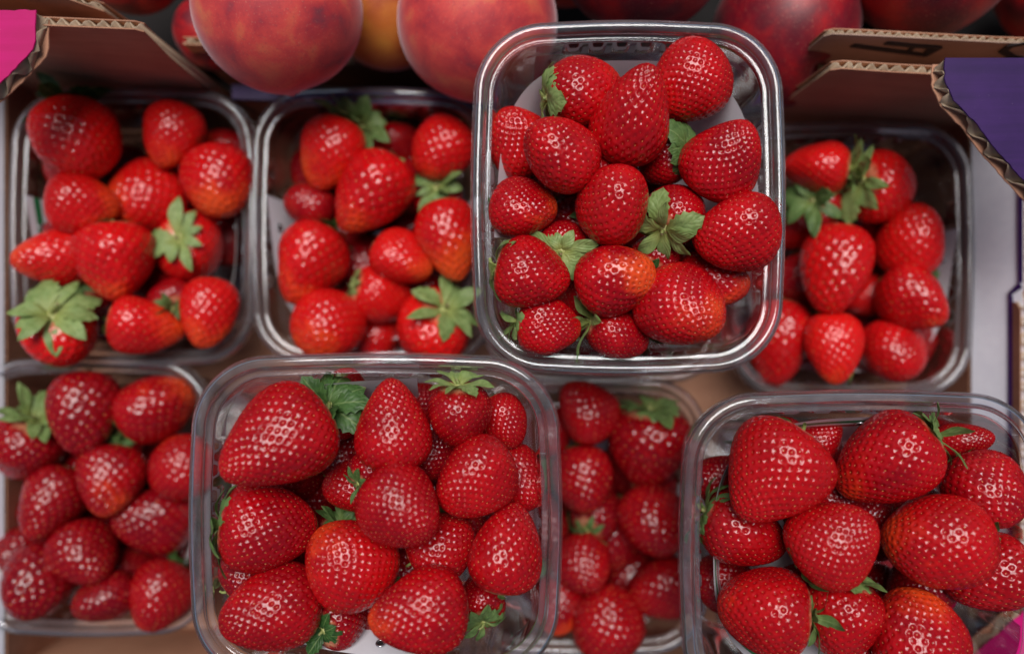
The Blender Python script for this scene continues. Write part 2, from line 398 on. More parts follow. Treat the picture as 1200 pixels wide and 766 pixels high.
def sepal_mesh(L, W, e0, e1, seed, serr=0):
    r_ = random.Random(seed); nx, ny = 12, 7
    V, UV, F = [], [], []
    x, z = .03, 0.0; ph = r_.uniform(0, 6); tw = r_.uniform(-.35, .35); sidebend = r_.uniform(-.12, .12)
    for i in range(nx):
        s = i / (nx - 1)
        e = R(e0 + (e1 - e0) * s + 7 * math.sin(s * 5 + ph)); st = L / (nx - 1)
        if i: x += math.cos(e) * st; z += math.sin(e) * st
        wd = W * .5 * (max(0, math.sin(math.pi * (s * .95 + .05) ** 1.05)) ** .80) * (.72 + .28 * min(1, s * 2)) + .002
        if serr and i % 2 and .15 < s < .95: wd *= 1.32
        for j in range(ny):
            t_ = (j / (ny - 1) - .5) * 2
            fold = abs(t_) * wd * .30 - (t_ * t_) * wd * .25 + .006 * math.sin(9 * s + 3 * t_ + ph)
            yy = t_ * wd; a = tw * s
            nx_, nz_ = -math.sin(e), math.cos(e)
            off = fold * math.cos(a) + yy * math.sin(a)
            V.append((x + nx_ * off, yy * math.cos(a) + sidebend * s * s * L, z + nz_ * off)); UV.append((s, j / (ny - 1)))
    for i in range(nx - 1):
        for j in range(ny - 1):
            a = i * ny + j; F.append((a, a + ny, a + ny + 1, a + 1))
    return mesh('sepal', V, F, M['sepal'], uv=UV)
SEP = {}
for key, (e0, e1) in {'flat': (22, -18), 'drape': (18, -62), 'up': (62, 28), 'curl': (35, 75)}.items():
    SEP[key] = [sepal_mesh(.34 * a, .142 * b, e0 + c, e1 + c2, hash_, serr) for hash_, (a, b, c, c2, serr) in enumerate(
        [(1, 1, 0, 0, 0), (.85, 1.15, 8, -8, 0), (1.15, .9, -8, 10, 0), (.95, .7, 14, 4, 0), (1.05, 1.25, 0, -14, 1)], start=len(SEP) * 10)]
def neck_mesh():
    vs, fs = [], []
    prof = [(.001, -.035), (.085, -.03), (.10, -.008), (.075, .012), (.045, .02), (.030, .035)]
    seg = 16
    for r_, z in prof:
        for k in range(seg):
            a = 2 * math.pi * k / seg; q = r_ * (1 + .06 * math.sin(5 * a)); vs.append((q * math.cos(a), q * math.sin(a), z))
    for i in range(len(prof) - 1):
        for k in range(seg):
            a = i * seg + k; b = i * seg + (k + 1) % seg; fs.append((a, b, b + seg, a + seg))
    return mesh('calyx', vs, fs, M['neck'])
NECK = neck_mesh()
def stem_mesh(L, bend, r0=.024):
    path = [(bend * (s ** 2) * L, 0, .025 + s * L * math.cos(bend * s)) for s in np.linspace(0, 1, 7)]
    vs, fs = tube(path, [r0 * (1.25 - .35 * s) for s in np.linspace(0, 1, 7)], 9, False)
    me = mesh('stem', vs, fs, M['stem']); return me, path[-1]
STEMS = [stem_mesh(.07, .3), stem_mesh(.13, .7), stem_mesh(.04, .1)]
LONGSTEM = stem_mesh(.75, .9, .015)
def cutend():
    seg = 9; vs = [(0, 0, -.004)] + [(.020 * math.cos(2 * math.pi * k / seg), .020 * math.sin(2 * math.pi * k / seg), 0) for k in range(seg)]
    return mesh('stem_end', vs, [(0, 1 + k, 1 + (k + 1) % seg) for k in range(seg)], M['stemcut'])
CUT = cutend()

# ------------------------------------------------------------------ crate (cardboard)
def corr_panel(name, parent, poly, O, A, B, th=.004, face=None, back=None, period=.0058, fl_along_b=True, seg=8, label=None, slant=Vector((0, 0, 0))):
    """corrugated board: poly in (a, b) in the board's plane; the front face looks along A x B"""
    O, A, B = Vector(O), Vector(A).normalized(), Vector(B).normalized(); Nn = A.cross(B).normalized()
    s = .00045
    def W(a, b, c): return O + A * a + B * b + Nn * c - slant * c
    n = len(poly)
    def prism(c0, c1):
        vs = [W(a, b, c0) for a, b in poly] + [W(a, b, c1) for a, b in poly]
        fs = [tuple(reversed(range(n))), tuple(range(n, 2 * n))] + [(i, (i + 1) % n, (i + 1) % n + n, i + n) for i in range(n)]
        return vs, fs
    root = obj(name, mesh(name, *prism(-s, 0), face, smooth=False), parent)
    if label: root['label'] = label
    obj('backing_sheet', mesh('backing_sheet', *prism(-th, -th + s), back or M['kraft'], smooth=False), root)
    # fluting ribbon
    pa = [p if fl_along_b else (p[1], p[0]) for p in poly]
    a0, a1 = min(p[0] for p in pa), max(p[0] for p in pa)
    steps = max(8, int((a1 - a0) / period * seg)); vs, fs = [], []; prev = False
    for i in range(steps + 1):
        a = a0 + 1e-5 + (a1 - a0 - 2e-5) * i / steps
        hits = []
        for k in range(n):
            (x0, y0), (x1, y1) = pa[k], pa[(k + 1) % n]
            if (x0 - a) * (x1 - a) < 0: hits.append(y0 + (y1 - y0) * (a - x0) / (x1 - x0))
        if len(hits) < 2: prev = False; continue
        lo, hi = min(hits), max(hits)
        ph = 2 * math.pi * (a - a0) / period + .55 * math.sin(a * 173) + .35 * math.sin(a * 431 + 1)
        tri = max(-1, min(1, 1.25 * math.sin(ph))) * (.86 + .12 * math.sin(a * 190))
        c = -th / 2 + tri * (th / 2 - s - .0001)
        j = .0004 * math.sin(a * 3100) + .0004 * math.sin(a * 800)
        q = [(a, lo + j + .0002), (a, hi + j - .0002)] if fl_along_b else [(lo + j, a), (hi + j, a)]
        for (x, y) in q: vs.append(W(x, y, c))
        if prev: m_ = len(vs); fs.append((m_ - 4, m_ - 2, m_ - 1, m_ - 3))
        prev = True
    fo = obj('fluting', mesh('fluting', vs, fs, M['flute']), root)
    md = fo.modifiers.new('thick', 'SOLIDIFY'); md.thickness = .00035; md.offset = 0
    return root
def box(name, parent, x0, x1, y0, y1, z0, z1, m, label=None):
    v = [(x, y, z) for z in (z0, z1) for y in (y0, y1) for x in (x0, x1)]
    f = [(0, 2, 3, 1), (4, 5, 7, 6), (0, 1, 5, 4), (2, 6, 7, 3), (0, 4, 6, 2), (1, 3, 7, 5)]
    o = obj(name, mesh(name, v, f, m, smooth=False), parent)
    if label: o['label'] = label
    return o
tb = box('table_top', None, -1.6, 1.6, -1.4, 1.4, -.06, -.012, M['table']); tb['kind'] = 'structure'

crate = thing('cardboard_crate', 'brown cardboard fruit crate with magenta and purple corners holding the strawberry punnets', 'crate')
XL, XR, YF = -.279, .2525, -.192
YBL, YBR = .1365, .1130
box('crate_floor', crate, XL - .006, XR + .006, YF - .004, .150, -.008, -.001, M['kraft'])
bd = Vector((XR - XL, YBR - YBL, 0)); blen = bd.length; bdn = bd.normalized()
def back(name, poly, off=0, **k):
    # front face must look towards -y: A x B with B = up gives a normal of -y side
    return corr_panel(name, crate, poly, Vector((XL, YBL + off, 0)), bdn, (0, 0, 1), **k)
back('wall_panel', [(0, 0), (.1215, 0), (.1100, .066), (.1120, .115), (.1150, .1475), (.112, .150), (.066, .150), (.0, .150)], face=M['kraft'], label='tall brown end of the rear crate wall')
back('wall_panel', [(.1225, 0), (.4215, 0), (.4215, .058), (.1225, .058)], face=M['kraft'])
back('wall_panel', [(.4225, 0), (blen, 0), (blen, .1370), (.452, .1385), (.430, .1400), (.4255, .1375), (.4225, .085)], face=M['kraft'], label='tall brown corner of the rear crate wall beside the purple flap')
# purple printed lip folded over the low middle of the rear wall
q0 = Vector((XL, YBL, 0)) + bdn * .1225; q1 = Vector((XL, YBL, 0)) + bdn * .4215
lip = [q0 + Vector((0, -.0035, .0605)), q1 + Vector((0, -.0035, .0605)), q1 + Vector((0, .0045, .0605)), q0 + Vector((0, .0045, .0605))]
obj('folded_lip', mesh('folded_lip', lip + [p + Vector((0, 0, -.004)) for p in lip], [(0, 1, 2, 3), (7, 6, 5, 4), (0, 4, 5, 1), (1, 5, 6, 2), (2, 6, 7, 3), (3, 7, 4, 0)], M['purple'], smooth=False), crate)
# side walls: brown board to rim height, then a white printed flap leaning outwards
corr_panel('wall_panel', crate, [(0, 0), (-YF + YBR, 0), (-YF + YBR, .066), (0, .066)], (XR, YBR, 0), (0, -1, 0), (0, 0, 1), face=M['kraft'])
corr_panel('wall_panel', crate, [(0, 0), (-YF + YBL, 0), (-YF + YBL, .066), (0, .066)], (XL, YF, 0), (0, 1, 0), (0, 0, 1), face=M['kraft'])
corr_panel('wall_panel', crate, [(0, 0), (XR - XL, 0), (XR - XL, .06), (0, .06)], (XR, YF, 0), (-1, 0, 0), (0, 0, 1), face=M['kraft'])
fa = Vector((0, -1, 0)); fb = Vector((.0125, 0, .0255)).normalized()
o = Vector((XR + .0003, YBR, .0675))
corr_panel('side_flap', crate, [(.000, 0), (.245, 0), (.245, .0275), (.100, .0275), (.096, .0265), (.093, .0275), (.010, .0275)], o, fa, fb, face=M['white'], fl_along_b=True, label='white printed side flap of the crate')
nn = fa.cross(fb).normalized()
def strip(name, parent, pts, m, up, h=.0006):
    pts = [Vector(p) for p in pts]; up = Vector(up).normalized() * h; n = len(pts)
    return obj(name, mesh(name, pts + [p + up for p in pts], [tuple(reversed(range(n))), tuple(range(n, 2 * n))] + [(i, (i + 1) % n, (i + 1) % n + n, i + n) for i in range(n)], m, smooth=False), parent)
def fp(a, b, c=.0004): return o + fa * a + fb * b + nn * c
strip('purple_border', crate, [fp(.012, .0255), fp(.090, .0255), fp(.090, .0275), fp(.012, .0275)], M['purple'], nn)
strip('purple_border', crate, [fp(.090, .0255), fp(.095, .0205), fp(.097, .0205), fp(.0925, .0275)], M['purple'], nn)
strip('purple_border', crate, [fp(.095, .0205), fp(.245, .0205), fp(.245, .0225), fp(.097, .0225)], M['purple'], nn)
corr_panel('kraft_edge', crate, [(0, .05), (.16, .05), (.16, .0945), (.004, .0945), (0, .091)], (.2618, YBR - .1, 0), (0, -1, 0), (0, 0, 1), th=.0062, period=.0085, face=M['kraft'])
# outer purple board beyond the flap
corr_panel('outer_board', crate, [(0, 0), (.29, 0), (.29, .118), (0, .118)], (XR + .020, YBR, -.004), (0, -1, 0), (0, 0, 1), face=M['purple'], back=M['purple'])
corr_panel('outer_board', crate, [(0, 0), (.29, 0), (.29, .118), (0, .118)], (XL - .016, YF + .01, -.004), (0, 1, 0), (0, 0, 1), face=M['white'], back=M['magenta'])
corr_panel('side_flap', crate, [(0, 0), (.31, 0), (.31, .024), (0, .024)], (XL - .0005, YF + .01, .0675), (0, 1, 0), (-.010, 0, .022), face=M['white'], label='pale side flap at the magenta end of the crate')

def cap(name, uvz, m, back_m, label, th=.0066, ang=0, period=.0062):
    pts = [P(u, v, z) for u, v, z in uvz]
    rj = random.Random(len(uvz)); out_ = []
    for p0, p1 in zip(pts, pts[1:] + pts[:1]):
        m_ = max(1, int((p1 - p0).length / .0022)) if (p1 - p0).length < .05 else 1
        for q_ in range(m_):
            j_ = .00028 if q_ else 0; out_.append(p0.lerp(p1, q_ / m_) + Vector((rj.uniform(-j_, j_), rj.uniform(-j_, j_), 0)))
    pts = out_
    c0 = pts[0]; A = (pts[len(pts) // 3] - c0).normalized(); nrm_ = None
    for k in range(2, len(pts)):
        x = A.cross(pts[k] - c0)
        if x.length > 1e-6: nrm_ = x.normalized(); break
    if nrm_.z < 0: nrm_.negate()
    B = Vector((math.cos(ang), math.sin(ang), 0)); A = B.cross(nrm_).normalized(); B = nrm_.cross(A)
    poly = [((p - c0).dot(A), (p - c0).dot(B)) for p in pts]
    mean = sum(pts, Vector()) / len(pts); sl = Vector((-mean.x, -mean.y, 0)).normalized() * .38
    return corr_panel(name, crate, poly, c0, A, B, th=th, face=m, back=back_m, period=period, label=label, slant=sl)
cap('corner_cap', [(-40, 12, .155), (-75, 175, .155), (-40, 133, .155), (0, 97, .155), (18, 80, .155), (38, 58, .155), (41, 48, .155), (42, 12, .155)], M['magenta'], M['kraft'], 'bright magenta corner flap of the crate', ang=R(-109))
cap('corner_cap', [(1108, 68, .1558), (1107, 92, .1558), (1118, 118, .1558), (1146, 146, .1558), (1163, 170, .1558), (1200, 211, .1558), (1250, 268, .1558), (1290, 240, .1558), (1290, 68, .1558)], M['purple'], M['kraft'], 'deep purple corner flap of the crate', ang=R(-23))
cap('corner_cap', [(1132, 775, .0985), (1200, 716, .0985), (1250, 668, .0985), (1280, 690, .0985), (1280, 850, .0985), (1090, 850, .0985), (1090, 810, .0985)], M['magenta'], M['kraft'], 'bright magenta corner flap under the wide punnet', ang=R(66))

# peach crate behind
pc = thing('peach_crate', 'brown cardboard crate of stone fruit with black outline print behind the strawberries', 'crate', (0, 0, 0))
def back2(name, poly, O, **k): return corr_panel(name, pc, poly, O, (1, -.030, 0), (0, 0, 1), **k)
back2('printed_panel', [(.0, 0), (.30, 0), (.30, .1400), (.25, .1385), (.13, .1325), (.08, .1330), (.018, .1365), (.002, .1370), (-.001, .1340), (-.002, .105)], (.1455, .1345, 0), face=M['tan'], th=.0028, period=.0045, label='tan card panel printed with black outline letters')
back2('wall_panel', [(0, 0), (.32, 0), (.32, .045), (0, .045)], (-.174, .154, 0), face=M['kraft_dark'])  # darker kraft copy: shade inside the crate put into the card colour
back2('wall_panel', [(0, 0), (.024, 0), (.024, .085), (.016, .098), (0, .098)], (-.168, .1440, 0), face=M['kraft'])
back2('wall_panel', [(0, 0), (.040, 0), (.030, .140), (.018, .156), (0, .156)], (-.216, .1445, 0), face=M['kraft'])
back2('wall_panel', [(0, 0), (.16, 0), (.16, .150), (0, .150)], (-.36, .158, 0), face=M['kraft'])
box('shade_floor', pc, -.36, .36, .166, .48, .004, .010, M['table'])  # crate floor coloured black to stand for the shade between the fruit
corr_panel('wall_panel', pc, [(0, 0), (.3, 0), (.3, .150), (0, .150)], (.235, .46, 0), (-.02, -1, 0), (0, 0, 1), face=M['kraft'])
corr_panel('wall_panel', pc, [(0, 0), (.3, 0), (.3, .150), (0, .150)], (-.36, .16, 0), (0, 1, 0), (0, 0, 1), face=M['kraft'])
# outline letters printed on the tan panel: strokes of ink lying on its face
PO, PA_, PB_ = Vector((.1455, .1345, 0)), Vector((1, -.030, 0)).normalized(), Vector((0, 0, 1)); PN = PA_.cross(PB_).normalized()
def on_panel(u, v):
    d = P(u, v, .1) - Vector((0, 0, CZ)); k = (PO - Vector((0, 0, CZ))).dot(PN) / d.dot(PN); h = Vector((0, 0, CZ)) + d * k - PO
    return h.dot(PA_), h.dot(PB_)
def ink_stroke(pts, wdt):
    pts = [on_panel(p[0], p[1] + 6) for p in pts]
    for (a0, b0), (a1, b1) in zip(pts[:-1], pts[1:]):
        d = Vector((a1 - a0, b1 - b0)).normalized(); p = Vector((-d.y, d.x)) * wdt / 2; e = d * wdt * .3
        q = [Vector((a0, b0)) - p - e, Vector((a1, b1)) - p + e, Vector((a1, b1)) + p + e, Vector((a0, b0)) + p - e]
        yield [PO + PA_ * x.x + PB_ * x.y + PN * .0004 for x in q]
k = 0
for pts, wd in (([(1001, 47), (1030, 51), (1062, 55)], .0040), ([(1062, 55), (1084, 58), (1099, 50)], .0035), ([(1040, 44), (1070, 47), (1099, 49)], .0035), ([(1072, 47), (1063, 55)], .0022), ([(1090, 49), (1084, 56)], .0020),
                ([(1205, 43), (1184, 47), (1175, 53), (1186, 60), (1205, 64)], .0035), ([(938, 88), (962, 76), (985, 74)], .004)):
    for q in ink_stroke(pts, wd):
        strip('printed_stroke', pc, q, M['ink'], PN, .0002 + .00003 * k); k += 1

# ------------------------------------------------------------------ stone fruit
def stone_fruit(name, label, cat, uvz, rpx, m, sut_ang, tilt, squash=.96, stem=False):
    u, v, z = uvz; c = P(u, v, z); r = rpx * (CZ - z) / FPX
    d, f = cubesphere(26)
    th = np.arctan2(d[:, 1], d[:, 0]); cz = d[:, 2]; s = np.sqrt(np.maximum(0, 1 - cz ** 2))
    rad = np.ones(len(d))
    cleft = np.exp(-(((np.abs(th)) / .13) ** 2)) * s
    rad -= .06 * cleft
    rad *= 1 + .02 * np.cos(2 * th + 1)
    p = d * rad[:, None]; pl = p.copy(); pl[:, 2] *= squash
    pl[:, 2] -= .20 * np.exp(-(s / .20) ** 2) * (cz > 0); pl[:, 2] -= .05 * np.exp(-(s / .1) ** 2) * (cz < 0)
    root = thing(name, label, cat, (c.x, c.y, c.z - r)); 
    o = obj('flesh', mesh('flesh', pl, f, m), root); o.location = (0, 0, r); o.scale = (r,) * 3
    o.rotation_euler = Matrix.Rotation(sut_ang, 3, 'Z').to_euler()
    o.rotation_euler = (Matrix.Rotation(sut_ang, 3, 'Z') @ Matrix.Rotation(tilt, 3, 'Y')).to_euler()
    vs, fs = tube([(0, 0, .72), (.02, 0, .80), (.01, .01, .86)], [.05, .045, .055], 8)
    so = obj('stem_scar', mesh('stem_scar', vs, fs, M['stemcut']), root); so.location = (0, 0, r); so.scale = (r,) * 3; so.rotation_euler = o.rotation_euler
    return root
stone_fruit('peach', 'large fuzzy red peach directly above the gap between the two rear punnets', 'peach', (327, 12, .130), 97, M['peach'], R(92), R(62))
stone_fruit('peach', 'fuzzy red peach partly behind the raised punnet rim', 'peach', (560, 28, .108), 93, M['peach'], R(40), R(50))
stone_fruit('peach', 'orange peach wedged low between the two fuzzy red peaches', 'peach', (452, 8, .075), 72, M['apricot'], R(0), R(40))
stone_fruit('peach', 'dark red peach half hidden in shade behind the first large peach', 'peach', (248, 40, .075), 42, M['nectarine'], R(0), R(40))
stone_fruit('nectarine', 'smooth purple red nectarine behind the raised punnet', 'nectarine', (752, -72, .115), 108, M['nectarine'], R(20), R(70))
stone_fruit('nectarine', 'dark nectarine behind the bare corner of the tan printed panel', 'nectarine', (918, 38, .085), 86, M['nectarine'], R(-60), R(60))
stone_fruit('nectarine', 'shiny dark red nectarine over the printed letters', 'nectarine', (1092, -52, .110), 97, M['nectarine'], R(100), R(80))
stone_fruit('nectarine', 'dark nectarine in the shade above the tall brown crate end', 'nectarine', (150, -48, .09), 62, M['nectarine'], R(10), R(60))
stone_fruit('nectarine', 'dark nectarine in the top corner above the purple flap', 'nectarine', (1235, -10, .06), 60, M['nectarine'], R(10), R(60))
stone_fruit('nectarine', 'dark nectarine showing between the two shiny ones', 'nectarine', (1003, -40, .05), 66, M['nectarine'], R(50), R(60))
stone_fruit('peach', 'peach in the second row behind the orange peach', 'peach', (660, -70, .07), 74, M['peach'], R(10), R(60))

# ------------------------------------------------------------------ punnets
def ring(hx, hy, rc, z, n=176, bulge=.0012, wav=None):
    pts = []
    per = []
    # arc-length sampling of a rounded rectangle
    sx, sy = hx - rc, hy - rc
    segs = [('l', (hx, -sy), (hx, sy)), ('a', (sx, sy), 0), ('l', (sx, hy), (-sx, hy)), ('a', (-sx, sy), 90), ('l', (-hx, sy), (-hx, -sy)), ('a', (-sx, -sy), 180), ('l', (-sx, -hy), (sx, -hy)), ('a', (sx, -sy), 270)]
    for kind, p, q in segs:
        m = 22 if kind == 'a' else 66
        for i in range(m):
            t = i / m
            if kind == 'l':
                x = p[0] + (q[0] - p[0]) * t; y = p[1] + (q[1] - p[1]) * t
                b = bulge * math.sin(math.pi * t)
                if abs(p[0] - q[0]) < 1e-9: x += math.copysign(b, x)
                else: y += math.copysign(b, y)
                w_ = wav(t) if wav else 0
                if abs(p[0] - q[0]) < 1e-9: x -= math.copysign(w_, x)
                else: y -= math.copysign(w_, y)
            else:
                a = R(q + 90 * t); x = p[0] + rc * math.cos(a); y = p[1] + rc * math.sin(a)
            pts.append((x, y, z))
    return pts
HX, HY, RC, PH = .0665, .0752, .031, .066
def loft(rings, base=False):
    n = len(rings[0]); V = [p for r_ in rings for p in r_]; F = []
    for i in range(len(rings) - 1):
        for k in range(n):
            a = i * n + k; b = i * n + (k + 1) % n; F.append((a, a + n, b + n, b))
    if base:
        F.append(tuple(range((len(rings) - 1) * n, len(rings) * n)))
    return V, F
def lug(t):   # denesting lugs moulded along each straight side
    if t < .06 or t > .94: return 0
    return .0012 * min(1, max(0, .5 + 2.2 * math.sin(t * 2 * math.pi * 6.5 - 1.2)))
rim_prof = [(.0000, -.0056), (.0000, -.0030), (.0003, -.0016), (.0009, -.0007), (.0017, -.0002), (.0026, .0000), (.0035, -.0002), (.0043, -.0007), (.0048, -.0014), (.0051, -.0023), (.0053, -.0031), (.0057, -.0036), (.0066, -.0038), (.0074, -.0038), (.0078, -.0040)]
RIM = mesh('rim', *loft([ring(HX - o_, HY - o_, RC - o_, z + PH) for o_, z in rim_prof]), M['rim_plastic'])
wall_prof = [(.0078, -.0041, 0), (.0081, -.0046, 0), (.0082, -.0054, 0), (.0082, -.0060, 1), (.0086, -.0135, 1), (.0088, -.0146, 0), (.0089, -.0156, 0), (.0097, -.0260, 0), (.0106, -.0400, 0), (.0116, -.0540, 0), (.0122, -.0590, 0), (.0132, -.0625, 0), (.0150, -.0648, 0), (.0175, -.0658, 0), (.0200, -.0660, 0)]
WALL = mesh('tray', *loft([ring(HX - o_, HY - o_, max(.006, RC - o_ * .9), z + PH, wav=lug if l_ else None) for o_, z, l_ in wall_prof], True), M['wall_plastic'])
def base_rib(x0, y0, x1, y1):
    d = Vector((x1 - x0, y1 - y0, 0)).normalized(); p = Vector((-d.y, d.x, 0)) * .0012
    a, b = Vector((x0, y0, .0024)), Vector((x1, y1, .0024)); h = Vector((0, 0, .0012))
    return [a - p, b - p, b + p, a + p, a - p * .5 + h, b - p * .5 + h, b + p * .5 + h, a + p * .5 + h]
rv, rf = [], []
for i_ in range(-3, 4):
    q = base_rib(i_ * .009, -.035, i_ * .009, .035); b_ = len(rv); rv += q
    rf += [tuple(b_ + j for j in t_) for t_ in ((4, 5, 6, 7), (0, 1, 5, 4), (1, 2, 6, 5), (2, 3, 7, 6), (3, 0, 4, 7))]
RIBS = mesh('base_ribbing', rv, rf, M['wall_plastic'], smooth=False)

def liner_mesh(striped):
    rows = 15; cols = 61
    V, UV, F = [], [], []
    zb = .0032
    for i in range(rows):
        t = i / (rows - 1)
        for j in range(cols):
            s = j / (cols - 1); wt = abs(2 * s - 1) ** 3
            a = R(167 + 206 * s)           # from the middle of one long side round one end to the other
            if t < .62:
                q = t / .62; ztop = PH - .0085 + .0085 * wt; z = ztop + (zb + .006 - ztop) * q
                o0 = .0118 - .0034 * wt; off = o0 + (.0288 - o0) * q ** .9
            elif t < .72:
                q = (t - .62) / .10; z = zb + .006 * (1 - q) ** 2; off = .0288 + .004 * q
            else:
                q = (t - .72) / .28; z = zb; off = .0328 + q * .06
            # the free edge dips in the corners and stands up at the ends
            if t < .62: z += 0
            ex = 3.1
            ca, sa = math.cos(a), math.sin(a)
            k_ = (abs(ca) ** ex + abs(sa) ** ex) ** (-1 / ex)
            hx, hy = max(HX - off, .0), max(HY - off, 0.0)
            if t >= .72: hx = (HX - .0328) ; hy = (HY - .0328); x = hx * k_ * ca; y = hy * k_ * sa * (1 - q); 
            else: x = hx * k_ * ca; y = hy * k_ * sa
            V.append((x, y + .002, z)); UV.append((s, t))
    for i in range(rows - 1):
        for j in range(cols - 1):
            a = i * cols + j; F.append((a, a + 1, a + cols + 1, a + cols))
    return mesh('paper_liner', V, F, M['liner_striped' if striped else 'liner'], uv=UV)
LINER = {False: liner_mesh(False), True: liner_mesh(True)}
def eyelet_mesh(sgn):
    V, F = [], []; seg, ms = 18, 6; Rr, r_ = .0017, .00045
    for i in range(seg):
        a = 2 * math.pi * i / seg
        for j in range(ms):
            b = 2 * math.pi * j / ms; q = Rr + r_ * math.cos(b); V.append((r_ * math.sin(b), q * math.cos(a), q * math.sin(a)))
    for i in range(seg):
        for j in range(ms): F.append((i * ms + j, ((i + 1) % seg) * ms + j, ((i + 1) % seg) * ms + (j + 1) % ms, i * ms + (j + 1) % ms))
    b = len(V); V += [(0.0001, Rr * math.cos(2 * math.pi * i / seg), Rr * math.sin(2 * math.pi * i / seg)) for i in range(seg)]
    return mesh('eyelet', V, F, M['metal']), mesh('eyelet_hole', V[b:], [tuple(range(seg))], M['hole'])
EYE = eyelet_mesh(1)

PUN = {}
def punnet(key, u, v, rimz, rot, liner, striped, label, llabel):
    c = P(u, v, rimz); z0 = rimz - PH
    t = thing('plastic_punnet', label, 'punnet', (c.x, c.y, z0), R(rot), 'clear plastic strawberry punnets')
    for nm, me in (('rim', RIM), ('tray', WALL)):
        o_ = obj(nm, me, t)
        if nm == 'rim':
            md = o_.modifiers.new('thick', 'SOLIDIFY'); md.thickness = .0006; md.offset = -1
    PUN[key] = dict(c=c, z0=z0, rimz=rimz, rot=R(rot))
    if liner:
        ll = tag(obj('paper_liner', LINER[striped]), llabel, 'liner', 'liners inside the punnets'); ll.location = (c.x, c.y, z0 + .0005); ll.rotation_euler = (0, 0, R(rot))
        for sgn in (-1, 1):
            e = obj('eyelet', EYE[0], ll); e.location = (sgn * (HX - .0124 - .0006), .001, PH - .0085); e.rotation_euler = (0, R(-22), 0) if sgn < 0 else (0, R(-22), math.pi)
            h = obj('eyelet_hole', EYE[1], e); h.location = (.0001, 0, 0)
punnet('A', 154, 266, .070, 0, True, True, 'clear punnet in the corner by the magenta crate flap', 'white liner of the punnet by the magenta crate flap, with a punched hole')
punnet('B', 437, 266, .070, 0, True, False, 'clear punnet directly below the fuzzy red peaches', 'white liner of the punnet below the fuzzy red peaches')
punnet('C', 708, 287, .070, 0, False, False, 'clear punnet mostly hidden underneath the raised rear punnet', '')
punnet('D', 998, 305, .070, 0, True, False, 'clear punnet beside the white crate side flap', 'white liner of the punnet beside the white crate side flap')
punnet('E', 104, 583, .070, 0, True, False, 'shaded clear punnet in the front corner below the magenta end punnet', 'white liner of the shaded front corner punnet')
punnet('F', 402, 596, .070, 0, False, False, 'clear punnet buried under the wide front punnet', '')
punnet('G', 687, 606, .070, 0, True, False, 'low clear punnet squeezed between the two wide front punnets', 'white liner of the low punnet squeezed between the wide front punnets')
punnet('H', 985, 626, .070, 0, False, False, 'clear punnet buried under the stripe lined punnet', '')
punnet('X1', 737, 231, .160, 180, True, False, 'raised clear punnet stacked in front of the dark nectarines', 'white curved liner of the raised punnet, hole at its pointed end')
punnet('X2', 439, 609, .1765, -90, True, False, 'wide clear punnet stacked on top at the front centre', 'white curved liner of the wide front centre punnet')
punnet('X3', 1015, 650, .171, -90, True, True, 'wide clear punnet stacked over the crate corner with striped liner', 'white liner with green and red stripes in the corner stacked punnet')

# ------------------------------------------------------------------ strawberries
# u, v, width, length (photo px), direction of the tip (deg, 90 = up), tilt of the tip to the eye, layer (0 top .. 2 deep), unripe, dark, calyx (style, size, pale), mesh, words
S = []
def b(p, u, v, w_, l_, ang, pit, lay, un=0., dk=.2, cal=('drape', 1.0, .6), shape=None, words=None, spin=None): S.append(dict(p=p, u=u, v=v, w=w_, l=l_, ang=ang, pit=pit, lay=lay, un=un, dk=dk, cal=cal, shape=shape, words=words, spin=spin))
DR, FL, UP = 'drape', 'flat', 'up'
# A
b('A', 91, 164, 94, 98, -80, 35, 0, .1, .1, (FL, 1.5, .0), 3, 'large rounded strawberry under the crate wall with dark green calyx')
b('A', 202, 160, 70, 80, -112, 20, 0, .3, .1, (DR, .9, .5), 1, 'small strawberry with green calyx below the slanted card edge')
b('A', 257, 213, 80, 88, -85, 30, 0, .55, 0, (DR, .9, .3), 0, 'orange blushed strawberry pressed against the neighbouring punnet')
b('A', 98, 238, 70, 80, -5, 15, 0, .55, 0, (DR, 1, .2), 1, 'sideways strawberry with orange end and calyx by the punnet wall')
b('A', 172, 233, 84, 88, 200, 20, 1, .3, .1, (DR, .9, .3), 0, 'plump red strawberry in the middle between four others')
b('A', 135, 307, 88, 92, -88, 12, 0, .3, .0, (DR, .9, .3), 2, 'heart shaped strawberry pointing down beside the yellow-centred calyx')
b('A', 62, 302, 66, 86, 185, 10, 1, .35, .1, (DR, .8, .3), 2, 'pointed strawberry lying against the white liner')
b('A', 70, 388, 88, 80, -70, -56, 0, .2, .1, (FL, 1.6, 1), 0, 'strawberry showing a very large pale green star calyx')
b('A', 172, 383, 68, 84, -10, 10, 0, .5, 0, (DR, .9, .3), 2, 'sideways strawberry with orange tip at the bottom edge')
b('A', 243, 367, 68, 84, -98, 15, 0, .5, 0, (DR, .9, .3), 4, 'upright strawberry with orange tip in the bottom corner')
b('A', 225, 290, 78, 80, -35, -62, 1, .1, .3, (FL, 1.35, .9), 0, 'strawberry showing a pale star calyx beside the punnet edge')
b('A', 188, 326, 50, 56, -120, 20, 2, .1, .5, (DR, .8, .3), 0)
b('A', 272, 280, 62, 66, -70, 20, 2, .1, .4, (DR, .9, .3), 0)
b('A', 262, 170, 56, 62, 170, 10, 2, .2, .2, (DR, 1.0, .8), 0)
b('A', 125, 372, 66, 70, 60, 20, 2, .0, .5); b('A', 150, 275, 66, 70, 150, 20, 2, 0, .6); b('A', 215, 335, 66, 70, -30, 20, 2, 0, .6); b('A', 140, 195, 60, 70, 20, 20, 2, 0, .6)
